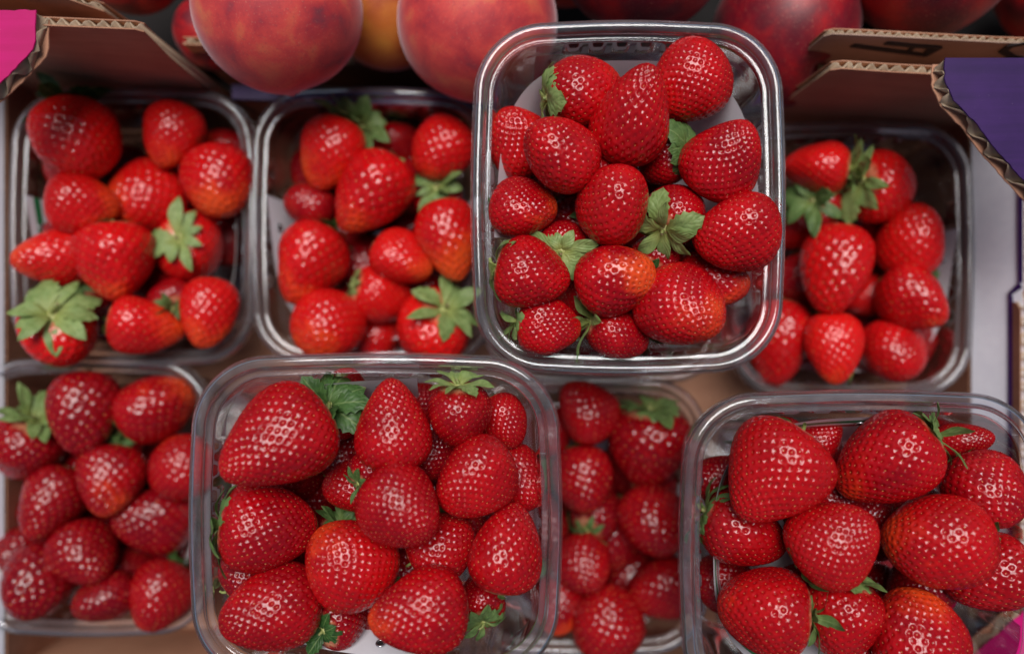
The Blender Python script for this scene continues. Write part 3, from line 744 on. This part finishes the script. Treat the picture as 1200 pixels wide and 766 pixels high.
# B
b('B', 388, 181, 76, 90, -112, 8, 0, .5, 0, (FL, 1.4, .5), 1, 'orange-tipped strawberry nearest the rear rim under a folded leaf')
b('B', 433, 228, 88, 106, -128, 18, 0, .3, .0, (DR, 1.0, .3), 2, 'big central strawberry with pimpled skin')
b('B', 517, 176, 76, 78, -130, 20, 0, .15, .15, (DR, .9, .3), 0, 'round strawberry beside the raised punnet wall')
b('B', 463, 160, 50, 56, -90, 10, 1, .1, .3, (DR, 1.0, .7), 1)
b('B', 362, 240, 56, 58, 160, 20, 1, .0, .5, (DR, .9, .2), 0)
b('B', 362, 311, 86, 100, -116, 15, 0, .4, 0, (FL, 1.05, .1), 2, 'broad strawberry with orange tip lying on the liner')
b('B', 382, 382, 84, 84, -120, 45, 0, .35, .15, (DR, .9, .3), 3, 'rounded dark strawberry in the bottom corner')
b('B', 448, 346, 66, 74, -18, -18, 0, .1, .1, (FL, 1.1, 1), 0, 'strawberry with small pale calyx on its side')
b('B', 472, 303, 60, 76, -25, 15, 0, .5, 0, (DR, .8, .2), 4, 'small pointed orange red strawberry in the centre')
b('B', 527, 283, 78, 98, -78, 20, 0, .85, 0, (UP, .95, .3), 2, 'yellow orange strawberry half covered by the raised punnet')
b('B', 507, 386, 92, 84, -120, -46, 0, .3, 0, (FL, 1.5, .9), 0, 'strawberry with large grey green star calyx at the bottom rim')
b('B', 438, 400, 62, 74, -110, 10, 1, .3, 0, (FL, .8, .7), 1, 'small strawberry with a single green sepal at the bottom rim')
b('B', 540, 345, 62, 66, -60, 20, 2, .1, .4); b('B', 500, 335, 62, 66, -60, 20, 2, .1, .5); b('B', 480, 215, 62, 66, 60, -40, 1, 0, .4, (UP, 1.2, .3)); b('B', 420, 320, 62, 66, 60, 20, 2, 0, .6); b('B', 400, 270, 62, 66, 60, -40, 1, 0, .5, (UP, 1.2, 0)); b('B', 350, 200, 55, 60, 60, 20, 2, 0, .6)
# X1
b('X1', 684, 108, 82, 92, 8, -14, 0, .25, 0, (DR, 1.7, .95), 3, 'bright strawberry at the rear with pale calyx on its side', 0)
b('X1', 743, 134, 88, 122, 72, 22, -.5, .0, .25, (DR, .9, .2), 4, 'tall strawberry standing point upward at the rear')
b('X1', 807, 98, 92, 96, 215, 25, .4, .05, .1, (DR, .8, .2), 3, 'strawberry at the far rear corner with hidden calyx')
b('X1', 656, 179, 86, 96, 140, 30, -.2, .0, .1, (DR, .85, .1), 0, 'bright strawberry overlapping its darker neighbour at the side')
b('X1', 609, 165, 74, 86, 120, 20, 1, .15, .1, (DR, .8, .2), 1, 'partly covered strawberry against the liner edge')
b('X1', 850, 184, 94, 96, 55, 22, 0, .0, .1, (DR, .85, .0), 2, 'triangular strawberry next to the pointed liner tip')
b('X1', 719, 238, 88, 96, 70, 45, 0, .0, .15, (DR, .8, .0), 7, 'round strawberry in the very centre')
b('X1', 614, 244, 70, 80, -5, 18, 0, .45, 0, (DR, .8, .2), 1, 'small strawberry with orange end beside the wall')
b('X1', 624, 321, 82, 90, -12, 4, 0, .0, .2, (DR, 1.45, .95), 6, 'deep red strawberry with calyx against the side wall', .3)
b('X1', 722, 327, 86, 94, 18, 18, -.3, .72, 0, (DR, .8, .5), 0, 'glossy orange strawberry below the centre')
b('X1', 661, 288, 62, 60, 60, -74, .2, .1, .3, (FL, 1.75, 1), 3, 'strawberry showing an upright pale calyx with a hollow stem', .2)
b('X1', 791, 250, 72, 76, 55, -52, .2, .1, .3, (FL, 1.95, 1), 3, 'dark strawberry with wide open pale calyx facing up', .5)
b('X1', 861, 273, 92, 100, 190, 22, -.3, .0, .15, (DR, .8, .2), 5, 'large strawberry with white glints near the liner hole')
b('X1', 802, 361, 102, 106, -30, 40, 0, .25, .1, (DR, .8, .2), 7, 'largest round strawberry at the front corner')
b('X1', 643, 382, 66, 76, -8, 2, 0, .1, .1, (FL, 1.3, .8), 1, 'small strawberry in the front corner by the wall')
b('X1', 724, 391, 64, 76, -25, -16, .5, .1, .3, (FL, 1.9, .95), 0, 'small dark strawberry with bushy calyx at the front rim')
b('X1', 836, 328, 70, 84, -15, 10, 1, .4, .0, (DR, .8, .2), 0, 'half covered orange red strawberry above the empty corner')
b('X1', 765, 205, 56, 60, 60, 20, 2, 0, .3); b('X1', 690, 275, 62, 66, 60, 20, 2, 0, .5); b('X1', 778, 186, 60, 66, 200, -30, 1, 0, .4, (FL, 2.0, .25)); b('X1', 700, 205, 60, 66, -60, -30, 1, 0, .5, (UP, 1.0, .1)); b('X1', 680, 350, 60, 66, 160, -30, 1, 0, .5, (UP, 1.0, .1)); b('X1', 770, 300, 60, 66, 60, -50, 1, 0, .5, (UP, 1.1, .0)); b('X1', 640, 210, 56, 60, 60, 20, 2, 0, .6)
# C
b('C', 640, 425, 60, 70, 20, 10, 1, .2, .2); b('C', 700, 424, 62, 70, 120, 10, 1, .2, .1); b('C', 760, 420, 60, 70, 160, -20, 1, .2, .1, (DR, 1.1, .4)); b('C', 650, 350, 70, 76, 20, 10, 2, .2, .3); b('C', 780, 340, 70, 76, 200, 10, 2, .2, .3); b('C', 720, 300, 70, 76, 90, 10, 2, .2, .3); b('C', 640, 250, 70, 76, 90, 10, 2, .2, .3); b('C', 780, 230, 70, 76, 90, 10, 2, .2, .3)
# D
b('D', 957, 196, 64, 76, 175, -4, 0, .05, .25, (FL, 1.4, .9), 1, 'dark strawberry whose pale calyx meets its neighbour')
b('D', 1033, 220, 80, 82, -20, -52, -.2, .25, 0, (FL, 1.8, .95), 0, 'bright strawberry with big pale green star calyx')
b('D', 1067, 281, 74, 88, 75, 18, 0, .1, .1, (DR, .9, .2), 5, 'strawberry resting above the sideways one by the liner')
b('D', 979, 317, 84, 108, -98, 20, 0, .1, .25, (DR, .8, .0), 4, 'long wrinkled strawberry pointing down in the middle')
b('D', 1006, 345, 48, 64, 175, 5, 1, .05, .35, (DR, .9, .4), 1, 'small strawberry tucked between the big ones')
b('D', 1072, 352, 76, 84, -38, 20, 0, .2, .05, (DR, .9, .3), 2, 'strawberry leaning on the white liner')
b('D', 913, 402, 80, 102, -98, 12, 0, .15, .15, (DR, .8, .1), 6, 'strawberry beside the raised punnet corner with rough skin')
b('D', 977, 408, 66, 86, -88, 12, 0, .4, .0, (DR, .8, .1), 1, 'square shouldered strawberry with orange tip at the bottom rim')
b('D', 1047, 413, 74, 76, -60, 45, 0, .0, .1, (DR, .8, .1), 3, 'round strawberry in the bottom corner')
b('D', 925, 262, 64, 76, 200, 10, 1, .1, .1, (DR, 1.2, .2), 1, 'strawberry half hidden behind the raised punnet wall')
b('D', 1025, 390, 56, 60, 60, 10, 2, 0, .5); b('D', 958, 246, 56, 60, -60, -65, .5, 0, .4, (FL, 2.2, .3)); b('D', 1010, 260, 60, 64, -60, -40, 1, 0, .4, (UP, 1.3, .2)); b('D', 940, 350, 62, 66, 60, 20, 2, 0, .5); b('D', 900, 330, 62, 66, 60, 20, 2, 0, .4); b('D', 1040, 310, 60, 66, 60, 10, 2, 0, .5)
# E
b('E', 32, 524, 78, 80, -100, -38, 0, .1, .2, (FL, 1.5, .75), 3, 'strawberry with grey green calyx nearest the rear left rim')
b('E', 98, 484, 82, 98, -92, 12, 0, .0, .3, (DR, .8, .2), 4, 'long dark strawberry pointing down near the rear rim')
b('E', 184, 477, 80, 90, 28, 18, 0, .55, 0, (DR, 1.0, .1), 0, 'bright orange red strawberry in the rear corner')
b('E', 130, 564, 74, 84, -98, 20, 0, .45, .0, (DR, .9, .1), 2, 'strawberry with glowing orange tip in the middle')
b('E', 60, 590, 70, 88, -118, 12, 0, .0, .3, (DR, .8, .1), 2, 'slanted dark strawberry beside the white liner hole')
b('E', 180, 608, 80, 92, 175, 15, 0, .0, .3, (DR, .8, .1), 1, 'dark strawberry lying beside the wide front punnet')
b('E', 216, 545, 76, 76, 100, 30, 0, .2, .0, (DR, .8, .1), 3, 'strawberry cut by the rim of the wide front punnet')
b('E', 101, 650, 74, 80, -60, 35, 0, .0, .35, (DR, .8, .1), 7, 'round maroon strawberry in the lower middle')
b('E', 46, 682, 84, 88, -120, 30, 1, .0, .55, (DR, .8, .1), 0, 'very dark strawberry in the shaded bottom corner')
b('E', 188, 698, 74, 80, -110, 12, 0, .15, .1, (FL, 1.2, .15), 1, 'strawberry with drooping dark calyx in the bottom corner')
b('E', 122, 700, 60, 70, 200, 10, 1, .0, .6, (DR, .8, .1), 1, 'small shaded strawberry at the bottom rim')
b('E', 150, 645, 60, 66, 60, 10, 2, 0, .6); b('E', 175, 545, 60, 66, 60, -30, 1, 0, .5, (UP, 1.2, 0)); b('E', 140, 500, 58, 64, 60, -40, 1, 0, .5, (UP, 1.3, 0)); b('E', 90, 605, 60, 66, 60, 10, 2, 0, .7); b('E', 225, 640, 60, 66, 60, 10, 2, 0, .6)
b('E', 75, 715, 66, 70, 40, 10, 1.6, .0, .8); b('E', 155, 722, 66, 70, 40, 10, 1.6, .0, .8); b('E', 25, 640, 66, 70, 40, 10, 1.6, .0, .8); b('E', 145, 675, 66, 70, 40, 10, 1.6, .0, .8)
# X2
b('X2', 323, 518, 112, 140, 212, 12, 0, .0, .25, (DR, .8, .0), 4, 'huge conical strawberry lying in the rear corner')
b('X2', 460, 496, 94, 108, 93, 14, 0, .0, .15, (DR, .8, .2), 4, 'upright strawberry with netted highlights at the rear')
b('X2', 538, 485, 76, 76, -88, -24, 0, .0, .4, (FL, 1.45, .95), 3, 'dark strawberry with straw coloured calyx at the rear rim')
b('X2', 590, 494, 58, 66, -60, 10, 1, .0, .35, (DR, .8, .2), 0, 'small dark strawberry in the rear corner beyond the pale calyx')
b('X2', 555, 561, 92, 100, -140, 20, 0, .0, .2, (DR, .8, .0), 5, 'shiny strawberry beneath the one with straw calyx')
b('X2', 605, 560, 64, 82, -60, 10, 1, .0, .25, (DR, .8, .0), 0, 'slim strawberry squeezed against the far wall')
b('X2', 415, 568, 66, 74, 190, 12, 1, .0, .3, (DR, .7, .3), 0, 'small strawberry wedged in the centre gap')
b('X2', 471, 596, 98, 102, -40, 28, -.5, .0, .3, (DR, .75, .3), 7, 'round strawberry at the centre of the pile')
b('X2', 315, 617, 100, 112, -6, 4, 0, .0, .2, (DR, 1.4, .35), 1, 'strawberry with calyx touching the side wall', .4)
b('X2', 409, 658, 104, 110, 140, 32, 0, .3, .05, (DR, .8, .0), 3, 'rounded strawberry with small orange patch')
b('X2', 595, 642, 86, 106, 80, 8, 0, .0, .15, (DR, .8, .5), 6, 'strawberry at the far wall with bright grid of highlights')
b('X2', 518, 638, 78, 82, 30, 12, 1, .0, .4, (DR, .8, .2), 0, 'dark strawberry half buried below the central one')
b('X2', 317, 714, 96, 116, 195, 12, 0, .0, .25, (DR, .8, .0), 1, 'large maroon strawberry in the front corner')
b('X2', 489, 716, 100, 116, 190, 16, 0, .35, .1, (DR, .8, .2), 2, 'strawberry with orange nose at the front rim')
b('X2', 405, 462, 58, 64, 90, 10, 1, .1, .1, (DR, .8, .2), 0, 'small strawberry behind the dark jagged leaf')
b('X2', 398, 486, 66, 66, -40, -60, .4, 0, .4, (FL, 2.1, .08), 0, 'strawberry with dark jagged green calyx rising between neighbours')
b('X2', 362, 592, 70, 76, 40, 10, 2, .0, .7); b('X2', 272, 668, 66, 70, 40, 10, .9, .0, .7); b('X2', 365, 735, 66, 70, 40, 10, 1.5, .0, .7); b('X2', 440, 760, 66, 70, 40, 10, 1.8, .0, .7); b('X2', 562, 700, 60, 64, 100, -30, 1, .0, .4, (FL, 1.7, .5)); b('X2', 400, 720, 66, 70, 40, -40, 1, .0, .6, (UP, 1.3, 0)); b('X2', 490, 452, 56, 60, 40, 10, 2, .0, .3); b('X2', 560, 600, 66, 70, 40, 10, 2, .0, .5); b('X2', 455, 700, 66, 70, 40, 10, 2, .0, .6); b('X2', 440, 550, 56, 60, 40, -30, 1, .0, .5, (UP, 1.1, .2))
# G
b('G', 686, 480, 72, 78, 130, 20, 0, .1, .0, (DR, 1.0, .1), 1, 'bright small strawberry at the rear of the pile')
b('G', 758, 524, 94, 100, -95, -22, 0, .0, .2, (FL, 1.35, .55), 2, 'large heart shaped strawberry under a leafy calyx')
b('G', 682, 562, 74, 78, -80, 15, 0, .1, .1, (DR, 1.0, .1), 0, 'strawberry with calyx tucked under its upper neighbour')
b('G', 767, 611, 82, 86, -60, 30, 0, .0, .1, (DR, .8, .1), 3, 'smooth round strawberry beside the striped punnet')
b('G', 683, 661, 68, 70, -60, 30, 0, .1, .1, (DR, .8, .1), 0, 'plain round strawberry against the wide punnet wall')
b('G', 773, 689, 74, 78, 200, 20, 0, .0, .1, (DR, .8, .1), 1, 'strawberry nearest the striped punnet front')
b('G', 713, 726, 84, 86, 100, 40, 0, .1, .1, (DR, .8, .1), 3, 'round strawberry at the front liner')
b('G', 722, 625, 66, 84, -100, 10, 1, .0, .6, (DR, .8, .1), 1, 'very dark strawberry deep in the middle')
b('G', 655, 708, 66, 70, -100, 20, 1, .4, .0, (DR, .8, .1), 1, 'orange red strawberry seen through the wide punnet wall')
b('G', 650, 760, 60, 66, -100, 20, 1, .3, .1); b('G', 700, 600, 60, 64, 60, -40, 1, .0, .5, (UP, 1.3, .2)); b('G', 645, 505, 56, 60, 60, 10, 1, .0, .3); b('G', 790, 560, 60, 64, 60, -50, 1, .0, .5, (UP, 1.3, .1)); b('G', 640, 640, 62, 66, 60, 10, 2, .0, .3); b('G', 640, 570, 62, 66, 60, 10, 2, .0, .3)
# X3
b('X3', 904, 556, 116, 126, 235, 12, -.2, .0, .2, (DR, .8, .35), 4, 'big triangular strawberry near the rear striped corner')
b('X3', 1037, 541, 106, 126, 215, 6, 0, .25, .15, (FL, 1.15, .6), 1, 'big glossy strawberry with pale green calyx at the rear')
b('X3', 979, 634, 98, 104, 35, 18, 0, .0, .2, (DR, 1.3, .2), 7, 'strawberry in the centre of the pile with a dull glint')
b('X3', 872, 621, 88, 100, -25, -8, .6, .0, .35, (DR, 1.6, .45), 1, 'dark strawberry with grey green calyx by the stripes', .2)
b('X3', 1098, 633, 110, 122, 190, 26, -.5, .3, .1, (DR, .8, .2), 3, 'largest strawberry with orange side in the middle')
b('X3', 1156, 574, 84, 92, -55, 18, 0, .0, .2, (DR, .8, .6), 0, 'round strawberry against the clear wall by the white flap')
b('X3', 1128, 516, 44, 66, 10, 5, 1, .0, .15, (DR, .8, .3), 1, 'small strawberry at the rear beside the calyx')
b('X3', 1156, 671, 84, 102, 200, 12, 1, .0, .2, (DR, .8, .15), 0, 'strawberry resting above the magenta corner flap')
b('X3', 895, 714, 106, 106, 175, 2, 0, .2, .0, (FL, 1.2, .45), 5, 'bright red strawberry with curling sepals in the front corner', .5)
b('X3', 986, 724, 88, 92, -105, -16, .2, .0, .2, (FL, 1.2, .6), 0, 'strawberry with brown edged calyx at the front')
b('X3', 1073, 744, 108, 110, 100, 26, 0, .4, .0, (DR, .8, .1), 0, 'orange red strawberry at the front beside the magenta flap')
b('X3', 960, 499, 56, 62, 40, 10, 1, .0, .3, (DR, .8, .3)); b('X3', 915, 498, 60, 64, 40, -30, 1, .0, .4, (DR, 1.1, .3)); b('X3', 842, 560, 60, 64, 40, 10, 2, .0, .6); b('X3', 845, 680, 66, 70, 40, 10, 2, .0, .5); b('X3', 1030, 620, 66, 70, 40, 10, 2, .0, .6); b('X3', 1020, 690, 66, 70, 40, 10, 2, .0, .6); b('X3', 945, 690, 66, 70, 40, -40, 1, .0, .5, (UP, 1.1, .2)); b('X3', 1095, 520, 60, 64, 40, 10, 2, .0, .5); b('X3', 950, 600, 56, 60, 40, -40, 1, .0, .5, (UP, 1.2, .1)); b('X3', 1010, 780, 70, 76, 40, 10, 1, .2, .2)
# F, H (buried)
for pk, cu, cv in (('F', 402, 596), ('H', 985, 626)):
    for du, dv_ in ((-60, -75), (55, -80), (-5, -20), (-62, 50), (60, 45), (0, 100)):
        b(pk, cu + du, cv + dv_, 78, 86, 40 + du, 10, 2, .2, .2)

for pk, cu, cv, pts_ in (('X2', 439, 609, ((-90, -60), (-20, -40), (60, -40), (100, 10), (-110, 30), (-40, 30), (40, 60), (-70, 90))), ('X3', 1015, 650, ((-110, -90), (-60, -110), (-40, 0), (50, -60), (60, 40), (-110, 60), (0, 90), (110, -30))), ('X1', 737, 231, ((-80, -40), (-40, -70), (40, -60), (-60, 40), (20, 30), (-90, 110), (0, 120), (60, 60)))):
    for qi, (du, dv_) in enumerate(pts_): b(pk, cu + du, cv + dv_, 74, 80, du * 3 + dv_, -50 if qi % 2 else 10, 1.7 if qi % 2 else 2, .0, .6, (FL, 1.2, .25))  # filler berries in the pile, coloured dark for the shade of the gaps
b('X3', 981, 583, 62, 66, 40, 10, 1.2, .0, .6); b('X3', 1020, 600, 60, 64, 90, 10, 1.3, .0, .6); b('X2', 512, 528, 60, 64, 40, 10, 1.2, .0, .6); b('X2', 402, 530, 60, 64, 40, 10, 1.2, .0, .6)  # more gap fillers, shade put into their dark colour
for pk, cu, cv in (('A', 154, 266), ('B', 437, 266), ('D', 998, 320), ('E', 104, 583), ('G', 687, 606)):
    for qi, (du, dv_) in enumerate(((-60, -70), (55, -65), (-60, 10), (50, 5), (0, -30), (0, 45), (-55, 85), (55, 85))):
        if pk == 'D' and qi == 1: continue
        b(pk, cu + du, cv + dv_, 72, 78, du * 3 + dv_, -55 if qi % 3 == 0 else 10, 1.7, .0, .65, (FL, 1.2, .3))  # deep fillers; the shade between berries is painted into their dark colour
b('B', 432, 160, 56, 60, -60, -55, .5, .1, .2, (FL, 1.9, .5)); b('B', 512, 236, 56, 60, -90, -55, .5, .1, .2, (FL, 1.7, .6)); b('A', 200, 348, 50, 54, 100, -60, .8, .1, .3, (FL, 1.5, .3)); b('D', 1068, 312, 50, 54, 100, -50, .8, .1, .3, (FL, 1.5, .3)); b('E', 145, 520, 50, 54, -60, -60, .7, .1, .4, (FL, 1.7, .2))
PHR = dict(A='punnet by the magenta flap', B='punnet below the peaches', C='punnet hidden under the raised one', D='punnet beside the white flap', E='shaded front corner punnet', F='punnet under the wide centre one', G='low punnet between the wide ones', H='punnet under the stripe lined one', X1='raised rear punnet', X2='wide front centre punnet', X3='stripe lined corner punnet')
def vbasis(c):
    z = (Vector((0, 0, CZ)) - c).normalized(); q = Vector((0, 0, 1)).rotation_difference(z); return q
for s in S:
    pu = PUN[s['p']]
    if s['p'] in 'CFH': z = pu['z0'] + .024 + (.012 if s['lay'] == 1 else 0)
    else: z = pu['rimz'] - .017 * s['lay']
    s['z'] = z
    if s['p'] in 'EG': s['dk'] = min(1, s['dk'] + .55)  # riper fruit, and front-corner shade also put into the berry colour
    if s['p'] in ('X2', 'X3'): s['dk'] = min(1, s['dk'] + .16)  # light falloff towards the front painted into the berry colour
def spheres(s):
    c = P(s['u'], s['v'], s['z']); D = (CZ - s['z']); k_ = D / FPX; w_, l_ = s['w'] * k_, s['l'] * k_
    q = vbasis(c); a = q @ Vector((math.cos(R(s['pit'])) * math.cos(R(s['ang'])), math.cos(R(s['pit'])) * math.sin(R(s['ang'])), math.sin(R(s['pit']))))
    h = max(0, l_ - w_) / 2 + .12 * w_
    return [(c - a * h * .6, w_ * .47), (c + a * h * .9, w_ * .36)], a, c, w_, l_, q
for it in range(40):
    info = [spheres(s) for s in S]
    mv = np.zeros(len(S))
    for i in range(len(S)):
        for j in range(i + 1, len(S)):
            if S[i]['p'] != S[j]['p'] or (info[i][2] - info[j][2]).length > .075: continue
            pen = 0
            for ca, ra in info[i][0]:
                for cb, rb in info[j][0]: pen = max(pen, (ra + rb) * .96 - (ca - cb).length)
            if pen > .0004:
                hi_, lo_ = (i, j) if (S[i]['z'] - .006 * S[i]['lay']) > (S[j]['z'] - .006 * S[j]['lay']) else (j, i)
                mv[hi_] += pen * .35; mv[lo_] -= pen * .5
    for i, s in enumerate(S):
        pu = PUN[s['p']]; s['z'] += float(np.clip(mv[i], -.003, .003))
        r_ = s['w'] * (CZ - s['z']) / FPX * .5
        top = pu['rimz'] + (.014 if s['p'] not in 'CFHEG' else .008)
        if s['p'] in 'CFH': top = pu['z0'] + .046
        if s['p'] == 'G' or s['p'] == 'E': top = pu['rimz'] + .006
        s['z'] = min(max(s['z'], pu['z0'] + .003 + r_ * .92), top)

for s in S:
    if s['words']: continue
    pu = PUN[s['p']]; D = CZ - s['z']; r_ = s['w'] * D / FPX * .5; p = P(s['u'], s['v'], s['z']) - pu['c']; p.z = 0
    p.rotate(Matrix.Rotation(-pu['rot'], 3, 'Z')); dep = (pu['rimz'] - s['z']) / PH
    mx, my = HX - .009 - .006 * dep - r_, HY - .009 - .006 * dep - r_
    p.x = max(-mx, min(mx, p.x)); p.y = max(-my, min(my, p.y)); p.rotate(Matrix.Rotation(pu['rot'], 3, 'Z'))
    s['u'] = 600 + (pu['c'].x + p.x) / D * FPX; s['v'] = 383 - (pu['c'].y + p.y) / D * FPX
SEPN = {'drape': 9, 'flat': 11, 'up': 9, 'curl': 9}
for i, s in enumerate(S):
    _, a, c, w_, l_, q = spheres(s)
    rr = random.Random(i * 13 + 5)
    hi = s['p'] in ('X1', 'X2', 'X3')
    bank = BIG if hi and s['w'] >= 92 else (HI if hi else LO)
    fm, sm = bank[(s['shape'] if s['shape'] is not None else i) % len(bank)]
    rot = (-a).to_track_quat('Z', 'Y') @ Matrix.Rotation(s['spin'] if s['spin'] is not None else rr.uniform(0, 6.28), 3, 'Z').to_quaternion()
    if s['words']: lab, grp = s['words'] + ', ' + PHR[s['p']], 'strawberries in the ' + PHR[s['p']]
    else:
        nb = min((x for x in S if x['words'] and x['p'] == s['p'] and not x.get('taken')), key=lambda x: math.hypot(x['u'] - s['u'], x['v'] - s['v']), default=None)
        if nb: nb['taken'] = 1
        if not nb: nb = min((x for x in S if x['words'] and x['p'] == s['p'] and x.get('taken') == 1), key=lambda x: math.hypot(x['u'] - s['u'], x['v'] - s['v']), default=None); again = nb is not None
        else: again = False
        if again: nb['taken'] = 2
        lab, grp = (('deep dark strawberry below the ' if again else 'mostly hidden strawberry under the ') + nb['words'] if nb else 'buried strawberry in the ' + PHR[s['p']]), 'strawberries buried in the ' + PHR[s['p']]
    wl = lab.split()
    t = thing('strawberry', ' '.join(wl[:16]), 'strawberry', tuple(c), 0, grp)
    t.rotation_euler = rot.to_euler()
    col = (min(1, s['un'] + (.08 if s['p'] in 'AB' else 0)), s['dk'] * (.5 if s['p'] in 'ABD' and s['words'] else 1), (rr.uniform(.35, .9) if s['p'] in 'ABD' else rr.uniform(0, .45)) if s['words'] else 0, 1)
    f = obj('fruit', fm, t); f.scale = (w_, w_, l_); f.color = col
    sd_ = obj('achenes', sm, f); sd_['kind'] = 'stuff'
    style, size, pale = s['cal']
    cx = obj('calyx', NECK, t); cs = w_ * min(1.15, size ** .5) * .95; cx.location = (0, 0, l_ * .5 - w_ * .035); cx.scale = (cs,) * 3
    n_ = (9 if pale >= .9 else SEPN[style]) + (rr.random() < .4)
    for k_ in range(n_):
        st = style
        st = rr.choice(('flat', 'flat', 'drape', 'up') if style == 'flat' else ('drape', 'drape', 'flat')) if rr.random() < (.35 if pale >= .9 and style == 'flat' else .8) else style
        me = SEP[st][4 if (size > 1.9 and pale < .3) else rr.randrange(5)]
        o_ = obj('sepal', me, cx)
        sz = size ** .9 * rr.uniform(.8, 1.05)
        o_.rotation_euler = (rr.uniform(-.12, .12), rr.uniform(-.16, .10), 2 * math.pi * (k_ + rr.uniform(-.25, .25)) / n_)
        o_.location = (0, 0, .004 + .010 * (k_ % 2)); o_.scale = (sz, sz * rr.uniform(.9, 1.15), sz)
        o_.color = (min(1, pale * rr.uniform(.85, 1.1)), rr.random() * .7, 0, 1)
    if s['words'] and 'square shouldered' in s['words']:
        pass
    stm, end = STEMS[rr.randrange(3)]
    so = obj('stem', stm, cx); so.rotation_euler = (0, 0, rr.uniform(0, 6.28))
    ce = obj('stem_end', CUT, cx); 
    ez = Vector(end); ce.location = Matrix.Rotation(so.rotation_euler.z, 3, 'Z') @ ez

# loose dry stalk lying on the bottom rim of the punnet beside the white flap
path = [P(1000, 392, .086), P(1004, 408, .088), P(1003, 424, .084), P(997, 440, .078), P(994, 452, .073)]
vs, fs = tube(path, [.0008, .0009, .0009, .0008, .0007], 8)
tag(obj('stalk', mesh('stalk', vs, fs, M['stem'])), 'thin loose green stalk hanging over the rim beside the square shouldered strawberry', 'stalk')
